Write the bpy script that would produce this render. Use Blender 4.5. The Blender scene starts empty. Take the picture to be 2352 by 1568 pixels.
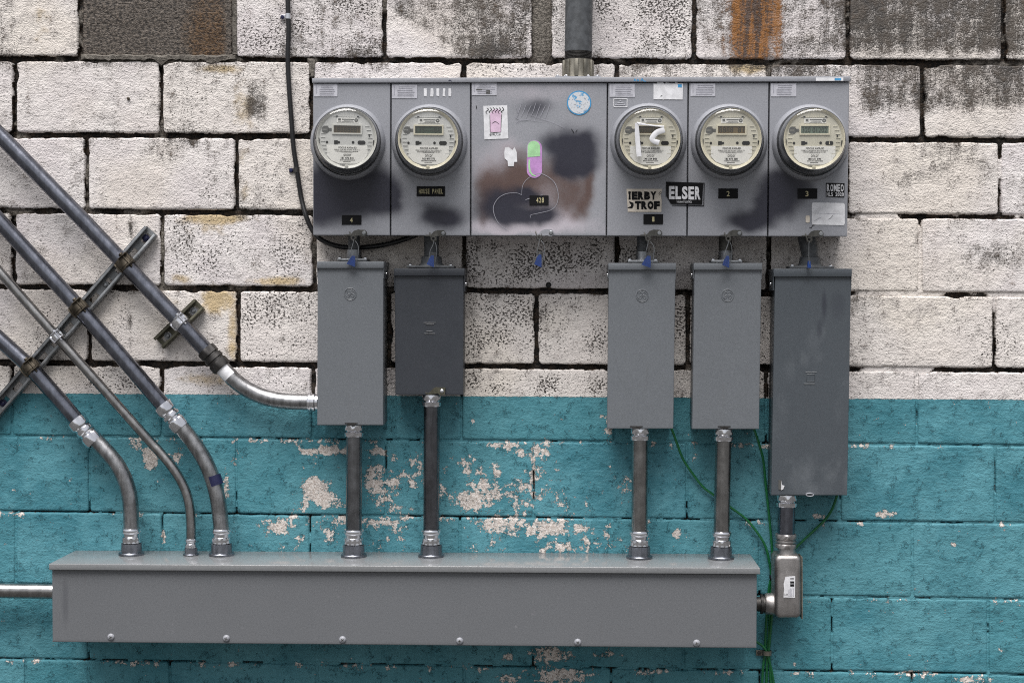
import bpy, bmesh, math, random
import numpy as np
from mathutils import Vector, Matrix

random.seed(7)
sc = bpy.context.scene
col = sc.collection
rad = math.radians

# ------------------------------------------------------------------ camera
W, H = 2352.0, 1568.0          # measuring grid used for the photograph
F = 3490.0                     # focal length in that grid
D = 4.08                       # metres from lens to wall
R3 = (Matrix.Rotation(rad(2.2), 3, 'Z') @ Matrix.Rotation(rad(90 - 1.7), 3, 'X')
      @ Matrix.Rotation(rad(0.55), 3, 'Z'))
_c = R3 @ Vector((0, 0, -1))
CAM = Vector((0, 0, 1.25)) - _c * (D / _c.y)
cam_d = bpy.data.cameras.new('camera')
cam_d.sensor_width = 36.0
cam_d.lens = F / W * 36.0
cam_d.clip_end = 500
cam = bpy.data.objects.new('camera', cam_d)
col.objects.link(cam)
cam.matrix_world = Matrix.Translation(CAM) @ R3.to_4x4()
sc.camera = cam

# ------------------------------------------------------------------ sky, sun, exposure
SUN_EL, SUN_AZ = 67.0, 194.0
wd = bpy.data.worlds.new('World'); sc.world = wd; wd.use_nodes = True
wn = wd.node_tree
bg = wn.nodes['Background']
sky = wn.nodes.new('ShaderNodeTexSky'); sky.sky_type = 'NISHITA'
sky.sun_disc = False
sky.sun_elevation = rad(SUN_EL); sky.sun_rotation = rad(SUN_AZ)
sky.dust_density = 4.0; sky.air_density = 1.0
hs = wn.nodes.new('ShaderNodeHueSaturation'); hs.inputs['Saturation'].default_value = 0.28   # overcast
wn.links.new(sky.outputs[0], hs.inputs['Color'])
wn.links.new(hs.outputs[0], bg.inputs['Color'])
bg.inputs['Strength'].default_value = 0.042
sd = bpy.data.lights.new('sun', 'SUN'); sd.energy = 1.5; sd.angle = rad(44); sd.color = (1.0, 0.98, 0.965)
sun = bpy.data.objects.new('sun', sd); col.objects.link(sun)
_a, _e = rad(SUN_AZ), rad(SUN_EL)
sdir = Vector((math.sin(_a) * math.cos(_e), math.cos(_a) * math.cos(_e), math.sin(_e)))
sun.rotation_euler = sdir.to_track_quat('Z', 'Y').to_euler()
sun.location = sdir * 20
sc.view_settings.view_transform = 'Standard'
sc.view_settings.look = 'None'
sc.view_settings.gamma = 1.0
sc.view_settings.exposure = 1.66
sc.render.engine = 'CYCLES'
sc.cycles.use_denoising = False
sc.cycles.filter_width = 1.1
sc.cycles.sample_clamp_indirect = 4.0
sc.cycles.max_bounces = 6
sc.cycles.transparent_max_bounces = 8

# ------------------------------------------------------------------ measuring helpers
RN = np.array(R3); CN = np.array(CAM)

def P(u, v, d=0.0):
    """point at distance d in front of the wall seen at (u, v) of the measuring grid"""
    q = R3 @ Vector(((u - W / 2) / F, (H / 2 - v) / F, -1.0))
    return CAM + q * ((-d - CAM.y) / q.y)

def PN(u, v, d=0.0):
    u = np.asarray(u, float); v = np.asarray(v, float)
    q = np.stack([(u - W / 2) / F, (H / 2 - v) / F, -np.ones_like(u)], -1) @ RN.T
    return CN + q * ((-d - CN[1]) / q[..., 1])[..., None]

def UV(p):
    """grid coordinates of points (measurement only)"""
    q = (np.asarray(p, float) - CN) @ RN
    return W / 2 - q[..., 0] / q[..., 2] * F, H / 2 + q[..., 1] / q[..., 2] * F

def mpx(px, d=0.0):
    return px * (D - d) / F

# ------------------------------------------------------------------ numpy noise
def _hash(i, j, s):
    n = (i.astype(np.int64) * 374761393 + j.astype(np.int64) * 668265263 + s * 1442695041) & 0x7fffffff
    n = ((n ^ (n >> 13)) * 1274126177) & 0x7fffffff
    return ((n ^ (n >> 16)) & 0xffff) / 65535.0

def vn(x, y, s=0):
    x = np.asarray(x, float); y = np.asarray(y, float)
    i = np.floor(x); j = np.floor(y); fx = x - i; fy = y - j
    fx = fx * fx * (3 - 2 * fx); fy = fy * fy * (3 - 2 * fy)
    a = _hash(i, j, s); b = _hash(i + 1, j, s); c = _hash(i, j + 1, s); d = _hash(i + 1, j + 1, s)
    return (a * (1 - fx) + b * fx) * (1 - fy) + (c * (1 - fx) + d * fx) * fy

def fbm(x, y, s=0, o=4):
    t = 0; a = 0.5; n = 0
    for k in range(o):
        t = t + a * vn(np.asarray(x) * 2 ** k, np.asarray(y) * 2 ** k, s + k * 17); n += a; a *= 0.5
    return t / n

def sst(a, b, x):
    t = np.clip((x - a) / (b - a), 0, 1)
    return t * t * (3 - 2 * t)

def blob(u, v, cx, cy, rx, ry, p=2.0):
    r2 = ((u - cx) / rx) ** 2 + ((v - cy) / ry) ** 2
    return np.exp(-r2 ** p)

def rect(u, v, u0, u1, v0, v1, s=12.0):
    return sst(u0 - s, u0 + s, u) * (1 - sst(u1 - s, u1 + s, u)) * sst(v0 - s, v0 + s, v) * (1 - sst(v1 - s, v1 + s, v))

# ------------------------------------------------------------------ material helpers
class G:
    def __init__(s, name):
        s.mat = bpy.data.materials.new(name); s.mat.use_nodes = True
        s.t = s.mat.node_tree; s.L = s.t.links
        s.bsdf = s.t.nodes['Principled BSDF']; s.out = s.t.nodes['Material Output']
    def n(s, typ, ins=None, **props):
        nd = s.t.nodes.new(typ)
        for k, v in props.items(): setattr(nd, k, v)
        for k, v in (ins or {}).items(): s.set(nd, k, v)
        return nd
    def set(s, nd, k, v):
        if v is None: return
        if isinstance(v, bpy.types.NodeSocket): s.L.new(v, nd.inputs[k])
        elif isinstance(v, bpy.types.Node): s.L.new(v.outputs[0], nd.inputs[k])
        else:
            if isinstance(v, tuple) and len(v) == 3 and nd.inputs[k].type == 'RGBA': v = (*v, 1)
            nd.inputs[k].default_value = v
    def m(s, op, a, b=None, c=None, clamp=False):
        nd = s.n('ShaderNodeMath', {0: a, 1: b, 2: c}, operation=op); nd.use_clamp = clamp
        return nd.outputs[0]
    def mix(s, f, a, b, blend='MIX'):
        nd = s.n('ShaderNodeMix', {0: f, 6: a, 7: b}, data_type='RGBA', blend_type=blend)
        return nd.outputs[2]
    def ss(s, x, a, b, lo=0.0, hi=1.0):
        nd = s.n('ShaderNodeMapRange', {0: x, 1: a, 2: b, 3: lo, 4: hi}, interpolation_type='SMOOTHSTEP')
        return nd.outputs[0]
    def pos(s):
        if not hasattr(s, '_p'): s._p = s.n('ShaderNodeNewGeometry').outputs['Position']
        return s._p
    def vec(s, sx, sy, sz):
        return s.n('ShaderNodeVectorMath', {0: s.pos(), 1: (sx, sy, sz)}, operation='MULTIPLY').outputs[0]
    def noise(s, scale, detail=3, rough=0.55, vec=None, dist=0.0):
        return s.n('ShaderNodeTexNoise', {'Vector': vec if vec is not None else s.pos(), 'Scale': scale, 'Detail': detail,
                                          'Roughness': rough, 'Distortion': dist}).outputs['Fac']
    def attr(s, name):
        return s.n('ShaderNodeAttribute', attribute_name=name).outputs['Fac']
    def bump(s, h, dist, strength=1.0):
        b = s.n('ShaderNodeBump', {'Height': h, 'Distance': dist, 'Strength': strength})
        s.L.new(b.outputs[0], s.bsdf.inputs['Normal'])
    def base(s, c, rough=0.5, metal=0.0, spec=0.5):
        s.set(s.bsdf, 'Base Color', c); s.set(s.bsdf, 'Roughness', rough)
        s.set(s.bsdf, 'Metallic', metal); s.set(s.bsdf, 'Specular IOR Level', spec)
        return s.mat

def flat(name, c, rough=0.6, metal=0.0, spec=0.4, var=0.12, scale=60):
    g = G(name)
    nz = g.noise(scale, 4)
    f = g.ss(nz, 0.3, 0.7)
    a = tuple(x * (1 - var) for x in c); b = tuple(min(1, x * (1 + var)) for x in c)
    g.base(g.mix(f, a, b), rough, metal, spec)
    return g.mat

def metal(name, c, rough, streak=0.25, dirt=0.25, aniso=None, bumpd=0.0002):
    g = G(name)
    n1 = g.noise(30, 5, 0.6); n2 = g.noise(240, 3); n3 = g.noise(1, 4, 0.6, g.vec(90, 90, 9))
    f = g.ss(g.m('ADD', g.m('MULTIPLY', n1, 0.5), g.m('MULTIPLY', n3, 0.5)), 0.35, 0.66)
    cc = g.mix(f, tuple(x * (1 - streak) for x in c), tuple(min(1, x * (1 + streak)) for x in c))
    d = g.m('MULTIPLY', g.ss(n2, 0.55, 0.72), dirt)
    cc = g.mix(d, cc, (0.06, 0.055, 0.05))
    r = g.m('ADD', rough - 0.08, g.m('MULTIPLY', n1, 0.22))
    g.base(cc, r, 1.0)
    g.bump(g.m('ADD', n2, n1), bumpd, 0.5)
    return g.mat

def gray_paint(name, c, rough=0.42, pale_c=None):
    """baked enamel: fine orange peel, with painted-over spray, brown and pale smears carried by the plate"""
    g = G(name)
    nf = g.noise(230, 2, 0.7); nm = g.noise(24, 3, 0.6); nl = g.noise(5, 2)
    nd = g.noise(1, 4, 0.6, g.vec(60, 60, 7))
    f = g.m('ADD', g.m('MULTIPLY', nf, 0.8), g.m('MULTIPLY', nl, 0.2))
    cc = g.mix(g.ss(f, 0.3, 0.7), tuple(x * 0.91 for x in c), tuple(x * 1.08 for x in c))
    dirt = g.m('MULTIPLY', g.ss(nd, 0.58, 0.85), 0.16)
    cc = g.mix(dirt, cc, (0.10, 0.09, 0.08))
    j = g.m('MULTIPLY', g.m('SUBTRACT', g.m('ADD', g.m('MULTIPLY', nf, 0.45), g.m('MULTIPLY', nm, 0.55)), 0.5), 0.7)
    pale = g.attr('pale')
    cc = g.mix(g.m('MULTIPLY', g.ss(g.m('ADD', pale, j), 0.25, 0.95), 0.85), cc, pale_c or (0.47, 0.43, 0.47))
    br = g.attr('brown')
    cc = g.mix(g.m('MULTIPLY', g.ss(g.m('ADD', br, j), 0.12, 0.95), 0.92), cc, (0.075, 0.038, 0.028))
    sp = g.attr('spray')
    cc = g.mix(g.m('MULTIPLY', g.ss(g.m('ADD', sp, g.m('MULTIPLY', j, 0.35)), 0.06, 0.80), 0.97), cc, (0.015, 0.015, 0.027))
    g.base(cc, g.m('ADD', rough, g.m('MULTIPLY', g.m('SUBTRACT', nm, 0.5), 0.25)), 0.0, 0.45)
    g.bump(g.m('ADD', nf, g.m('MULTIPLY', nl, 3.0)), 0.0003, 0.35)
    return g.mat

M = {}
M['panel'] = gray_paint('panel_gray_enamel', (0.262, 0.268, 0.292))
M['breaker'] = gray_paint('breaker_gray_enamel', (0.132, 0.142, 0.155))
M['breaker_dark'] = gray_paint('dark_gray_enamel', (0.033, 0.037, 0.045))
M['breaker_slate'] = gray_paint('slate_gray_enamel', (0.066, 0.076, 0.087), 0.38, (0.120, 0.132, 0.145))
M['gutter'] = gray_paint('wireway_gray_enamel', (0.136, 0.141, 0.150), 0.36)
M['gutter_lid'] = gray_paint('wireway_lid_enamel', (0.185, 0.190, 0.195), 0.17)  # lighter than the front: the lip's highlight is put into the base colour
M['emt_mid'] = metal('gray_conduit', (0.22, 0.225, 0.238), 0.23)
M['emt_warm'] = metal('warm_conduit', (0.31, 0.305, 0.30), 0.23)
M['emt'] = metal('galvanized_conduit', (0.175, 0.183, 0.215), 0.22)
M['emt_dark'] = metal('weathered_dark_conduit', (0.145, 0.148, 0.162), 0.24)
M['emt_bright'] = metal('bright_conduit', (0.30, 0.295, 0.29), 0.24)
M['bend'] = metal('galvanized_bend', (0.30, 0.30, 0.305), 0.32, 0.35, dirt=0.5)
M['zinc'] = metal('polished_zinc', (0.76, 0.76, 0.79), 0.09, 0.10, 0.15)
M['diecast'] = metal('die_cast_hub', (0.23, 0.24, 0.27), 0.34)
M['black_fitting'] = metal('blackened_fitting', (0.075, 0.072, 0.07), 0.5)
M['strut'] = metal('strut_galvanized', (0.30, 0.31, 0.32), 0.45, dirt=0.45)
M['strut_olive'] = metal('strut_olive', (0.13, 0.125, 0.095), 0.5)
M['clamp_rust'] = metal('rusty_clamp', (0.115, 0.098, 0.076), 0.5, 0.5, 0.4)
M['pvc'] = flat('gray_pvc', (0.075, 0.08, 0.086), 0.5, var=0.25)
M['hubgold'] = metal('aged_hub', (0.25, 0.235, 0.20), 0.55, 0.3, 0.5)
M['lb'] = metal('cast_aluminum', (0.38, 0.36, 0.35), 0.42, 0.15, 0.15, bumpd=0.0004)
M['black'] = flat('black_plastic', (0.012, 0.012, 0.013), 0.35)
M['cable'] = flat('black_cable_jacket', (0.010, 0.010, 0.011), 0.38, spec=0.5)
M['wire'] = flat('green_wire_jacket', (0.006, 0.105, 0.030), 0.38, spec=0.5)
M['white'] = flat('white_vinyl', (0.66, 0.66, 0.68), 0.5)
M['paper'] = flat('faded_label', (0.44, 0.44, 0.48), 0.55)
M['print'] = flat('faded_print', (0.30, 0.30, 0.34), 0.6)
M['ink'] = flat('black_ink', (0.006, 0.006, 0.007), 0.6, spec=0.15)
M['cream'] = flat('cream_sticker', (0.60, 0.54, 0.46), 0.5)
M['gold'] = flat('yellow_lettering', (0.48, 0.43, 0.25), 0.5)
M['pink'] = flat('pink_print', (0.62, 0.45, 0.58), 0.5)
M['purple'] = flat('purple_print', (0.45, 0.24, 0.50), 0.45)
M['mint'] = flat('mint_green_print', (0.34, 0.60, 0.32), 0.45)
M['blue'] = flat('blue_print', (0.05, 0.26, 0.50), 0.45)
M['blue_plastic'] = flat('blue_seal_plastic', (0.010, 0.042, 0.19), 0.3, spec=0.5)
M['navy'] = flat('navy_paint', (0.012, 0.014, 0.05), 0.4)
M['latch'] = metal('dark_latch', (0.11, 0.108, 0.10), 0.5)
M['face'] = flat('meter_face_gray', (0.54, 0.54, 0.525), 0.5, var=0.05)
M['face_cream'] = flat('meter_face_cream', (0.54, 0.515, 0.43), 0.5, var=0.05)
M['rim'] = flat('meter_rim', (0.55, 0.545, 0.51), 0.35, var=0.05)
M['rim_cream'] = flat('meter_rim_cream', (0.60, 0.56, 0.44), 0.35, var=0.05)
M['mlabel'] = flat('meter_label', (0.74, 0.73, 0.70), 0.5, var=0.04)
M['lcd_brown'] = flat('lcd_brown', (0.135, 0.098, 0.052), 0.3)
M['lcd_dark'] = flat('lcd_dark', (0.085, 0.062, 0.036), 0.3)
M['lcd_green'] = flat('lcd_green', (0.05, 0.068, 0.05), 0.3)
M['lcd_pale'] = flat('lcd_pale_green', (0.11, 0.145, 0.115), 0.3)
M['segment'] = flat('lcd_segment', (0.03, 0.03, 0.024), 0.4)
M['drum'] = flat('smoked_meter_base', (0.035, 0.036, 0.038), 0.16, spec=0.6)
M['smoke'] = flat('smoked_meter_shell', (0.095, 0.098, 0.10), 0.14, spec=0.7)
M['port'] = flat('meter_port_gray', (0.09, 0.09, 0.085), 0.5)

g = G('clear_meter_cover')
tr = g.n('ShaderNodeBsdfTransparent', {'Color': (0.93, 0.93, 0.92, 1)})
gl = g.n('ShaderNodeBsdfGlossy', {'Color': (1, 1, 1, 1), 'Roughness': 0.05})
lw = g.n('ShaderNodeLayerWeight', {'Blend': 0.5}).outputs['Facing']
fr = g.m('ADD', 0.06, g.m('MULTIPLY', g.m('POWER', lw, 4.0), 0.9))
mx = g.n('ShaderNodeMixShader', {0: fr, 1: tr, 2: gl})
g.L.new(mx.outputs[0], g.out.inputs['Surface'])
M['glass'] = g.mat
g = G('clear_seal_shell')
tr = g.n('ShaderNodeBsdfTransparent', {'Color': (0.85, 0.87, 0.9, 1)})
gl = g.n('ShaderNodeBsdfGlossy', {'Color': (1, 1, 1, 1), 'Roughness': 0.12})
mx = g.n('ShaderNodeMixShader', {0: 0.07, 1: tr, 2: gl})
g.L.new(mx.outputs[0], g.out.inputs['Surface'])
M['shell'] = g.mat

# blotchy blue-and-white worn round sticker
g = G('worn_round_print')
nz = g.noise(95, 4, 0.6); nz2 = g.noise(260, 3)
cc = g.mix(g.ss(nz, 0.56, 0.6), (0.55, 0.57, 0.60), (0.09, 0.30, 0.52))
cc = g.mix(g.ss(nz2, 0.58, 0.64), cc, (0.27, 0.28, 0.31))
M['round_worn'] = g.base(cc, 0.5)

# ---- painted wall
ZL = P(0, 902.5); ZR = P(2352, 918)
PAINT_M = (ZR.z - ZL.z) / (ZR.x - ZL.x); PAINT_Z = ZL.z - PAINT_M * ZL.x

def wall_material():
    g = G('painted_block')
    X, Y, Z = g.n('ShaderNodeSeparateXYZ', {0: g.pos()}).outputs
    xz = g.n('ShaderNodeCombineXYZ', {0: X, 1: Z}).outputs[0]
    def nz(scale, detail=2, rough=0.6, sx=1.0, sz=1.0):
        v = xz if sx == sz == 1.0 else g.n('ShaderNodeCombineXYZ', {0: g.m('MULTIPLY', X, sx), 1: g.m('MULTIPLY', Z, sz)}).outputs[0]
        return g.n('ShaderNodeTexNoise', {'Vector': v, 'Scale': scale, 'Detail': detail, 'Roughness': rough}, noise_dimensions='2D').outputs['Fac']
    nf = nz(300, 1, 0.6); nm = nz(135, 2, 0.65, 0.85, 1.1); nl = nz(7, 3); nx = nz(30, 3)
    brush = nz(1, 2, 0.6, 26, 130); vert = nz(1, 3, 0.6, 48, 4.5); np1 = nz(46, 5, 0.7)
    oi = g.n('ShaderNodeObjectInfo').outputs['Random']
    S = lambda n_, k: g.m('MULTIPLY', g.m('SUBTRACT', n_, 0.5), k)
    A = lambda a_, b_: g.m('ADD', a_, b_)
    # white coat
    nb = nz(2.2, 2)
    wc = g.mix(g.ss(nl, 0.3, 0.7), (0.605, 0.560, 0.560), (0.710, 0.672, 0.655))
    wc = g.mix(g.m('MULTIPLY', oi, 0.60), wc, (0.685, 0.635, 0.575))
    wc = g.mix(g.m('MULTIPLY', g.ss(nb, 0.48, 0.66), 0.30), wc, (0.66, 0.585, 0.475))
    wc = g.mix(g.m('MULTIPLY', g.ss(A(nx, S(nl, 0.8)), 0.48, 0.85), 0.36), wc, (0.36, 0.33, 0.325))
    wc = g.mix(g.m('MULTIPLY', g.ss(A(nm, A(S(nf, 0.6), S(nx, 0.5))), 0.64, 0.82), 0.40), wc, (0.16, 0.14, 0.13))      # pores of the block
    yv = g.ss(A(g.attr('yellow'), S(nx, 0.9)), 0.25, 0.95)
    wc = g.mix(g.m('MULTIPLY', yv, 0.75), wc, (0.42, 0.29, 0.10))
    gr = g.attr('grime')
    gs = A(A(gr, S(nf, 0.9)), A(A(S(vert, 0.62), S(nm, 0.7)), A(S(nx, 0.9), S(nl, 0.6))))
    wc = g.mix(g.m('MULTIPLY', g.ss(gs, 0.16, 0.92), 0.95), wc, g.mix(g.ss(nx, 0.35, 0.65), (0.014, 0.0115, 0.0095), (0.056, 0.045, 0.035)))
    rs = g.attr('rust')
    rv = g.ss(A(g.m('MULTIPLY', rs, 1.25), A(S(vert, 0.45), A(S(nm, 0.4), S(nx, 0.5)))), 0.08, 0.95)
    wc = g.mix(g.m('MULTIPLY', rv, 0.93), wc, g.mix(g.ss(A(vert, S(nm, 0.6)), 0.35, 0.65), (0.040, 0.016, 0.005), (0.24, 0.095, 0.016)))
    # teal coat
    tc = g.mix(g.ss(nl, 0.3, 0.7), (0.042, 0.176, 0.220), (0.088, 0.265, 0.315))
    tc = g.mix(g.m('MULTIPLY', g.ss(brush, 0.42, 0.75), 0.20), tc, (0.140, 0.345, 0.395))
    tc = g.mix(g.m('MULTIPLY', oi, 0.45), tc, (0.048, 0.200, 0.235))
    tc = g.mix(g.m('MULTIPLY', g.ss(nb, 0.45, 0.65), 0.40), tc, (0.095, 0.262, 0.300))
    tc = g.mix(g.m('MULTIPLY', g.ss(A(nm, S(nf, 0.6)), 0.58, 0.78), 0.26), tc, (0.016, 0.098, 0.125))
    tc = g.mix(g.m('MULTIPLY', g.ss(nx, 0.52, 0.70), 0.35), tc, (0.028, 0.145, 0.185))
    e = A(g.m('MULTIPLY', X, PAINT_M), PAINT_Z)
    tealf = g.ss(A(g.m('SUBTRACT', e, Z), S(nm, 0.005)), -0.0007, 0.0007)
    # flaking
    pv = A(A(g.attr('peel'), S(np1, 2.3)), A(S(nf, 0.55), S(nm, 0.55)))
    pm = g.ss(pv, 0.62, 0.66)
    edge = g.m('SUBTRACT', g.ss(pv, 0.50, 0.62), pm, clamp=True)  # dark ring round each flake: its crack shadow painted into the teal
    pc = g.mix(g.ss(nm, 0.35, 0.65), (0.50, 0.44, 0.395), (0.68, 0.635, 0.595))
    pc = g.mix(g.m('MULTIPLY', g.ss(nf, 0.56, 0.68), 0.6), pc, (0.15, 0.11, 0.085))
    crack = g.m('MULTIPLY', g.m('SUBTRACT', 1.0, g.ss(g.m('ABSOLUTE', g.m('SUBTRACT', np1, 0.5)), 0.0, 0.016)), g.ss(nx, 0.55, 0.64))
    tc = g.mix(g.m('MULTIPLY', g.m('MAXIMUM', edge, crack), 0.55), tc, (0.014, 0.060, 0.075))
    cc = g.mix(tealf, wc, g.mix(pm, tc, pc))
    # black mildew specks
    s1 = nz(150, 1, 0.5, 1.0, 1.3)
    sv = g.m('SUBTRACT', A(g.m('MULTIPLY', s1, 0.75), g.m('MULTIPLY', nf, 0.25)), g.m('SUBTRACT', 0.735, g.m('MULTIPLY', g.attr('speck'), 0.225)))
    sm = g.m('MULTIPLY', g.ss(sv, 0.0, 0.035), g.m('SUBTRACT', 1.0, tealf))
    cc = g.mix(g.m('MULTIPLY', sm, 0.93), cc, (0.028, 0.022, 0.018))
    # bare block, never painted
    bc = g.mix(g.ss(nm, 0.3, 0.7), (0.022, 0.018, 0.015), (0.155, 0.130, 0.108))
    bc = g.mix(g.m('MULTIPLY', g.ss(nf, 0.5, 0.66), 0.65), bc, (0.018, 0.014, 0.012))
    bc = g.mix(g.m('MULTIPLY', rv, 0.75), bc, g.mix(g.ss(nm, 0.35, 0.65), (0.026, 0.012, 0.004), (0.12, 0.060, 0.018)))
    cc = g.mix(g.attr('bare'), cc, bc)
    # joints with the paint gone
    ov = g.ss(A(g.attr('open'), S(nm, 0.9)), 0.42, 0.58)
    oc = g.mix(g.ss(A(nm, S(nx, 0.8)), 0.35, 0.75), (0.006, 0.0045, 0.0035), (0.062, 0.042, 0.028))
    oc = g.mix(g.attr('mortar'), oc, g.mix(g.ss(A(nm, S(nf, 0.8)), 0.35, 0.65), (0.055, 0.047, 0.038), (0.19, 0.17, 0.145)))
    cc = g.mix(ov, cc, oc)
    g.base(cc, 0.62, 0.0, 0.35)
    h = A(A(g.m('MULTIPLY', nm, g.m('SUBTRACT', 0.50, g.m('MULTIPLY', tealf, 0.22))), g.m('MULTIPLY', nf, g.m('SUBTRACT', 0.36, g.m('MULTIPLY', tealf, 0.20)))), A(g.m('MULTIPLY', brush, 0.16), g.m('MULTIPLY', nx, 0.9)))
    h = g.m('SUBTRACT', h, g.m('MULTIPLY', sm, 0.5))
    h = g.m('SUBTRACT', h, g.m('MULTIPLY', g.m('ADD', g.m('MULTIPLY', pm, 0.60), g.m('MULTIPLY', crack, 0.5)), tealf))
    g.bump(h, 0.0042, 0.9)
    return g.mat
M['wall'] = wall_material()

g = G('asphalt')
nz = g.noise(120, 5, 0.7); nl = g.noise(1.5, 4)
M['asphalt'] = g.base(g.mix(g.ss(g.m('ADD', g.m('MULTIPLY', nz, 0.6), g.m('MULTIPLY', nl, 0.4)), 0.35, 0.65), (0.04, 0.04, 0.04), (0.085, 0.082, 0.078)), 0.85)
g.bump(nz, 0.004)

# ------------------------------------------------------------------ lettering (built-in font, turned into mesh outlines)
_fc = {}
def text_mesh(s, bold=0.0):
    key = (s, bold)
    if key in _fc: return _fc[key]
    cu = bpy.data.curves.new('t', 'FONT'); cu.body = s; cu.offset = bold; cu.resolution_u = 3
    ob = bpy.data.objects.new('t', cu); col.objects.link(ob)
    dg = bpy.context.evaluated_depsgraph_get(); dg.update()
    me = ob.evaluated_get(dg).to_mesh()
    vs = [(v.co.x, v.co.y) for v in me.vertices]; fs = [tuple(p.vertices) for p in me.polygons]
    ob.evaluated_get(dg).to_mesh_clear()
    bpy.data.objects.remove(ob); bpy.data.curves.remove(cu)
    a = np.array(vs); lo = a.min(0); hi = a.max(0)
    a = (a - lo) / (hi - lo)
    _fc[key] = (a, fs)
    return _fc[key]
for _s, _b in (('HOUSE PANEL', 0.0),): text_mesh(_s, _b)

# ------------------------------------------------------------------ mesh builder
WL = {}
def tag(o, label=None, cat=None, group=None, kind=None):
    if label: o['label'] = label
    if cat: o['category'] = cat
    if group: o['group'] = group
    if kind: o['kind'] = kind
    return o

def thing(name, label, cat, loc, group=None):
    o = bpy.data.objects.new(name, None); col.objects.link(o)
    o.empty_display_size = 0.05
    o.location = loc; WL[o.name] = Vector(loc)
    return tag(o, label, cat, group)

def frame(axis):
    n = Vector(axis).normalized()
    ref = Vector((0, 0, 1)) if abs(n.z) < 0.9 else Vector((1, 0, 0))
    a = ref.cross(n).normalized(); b = n.cross(a)
    return a, b, n

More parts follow.
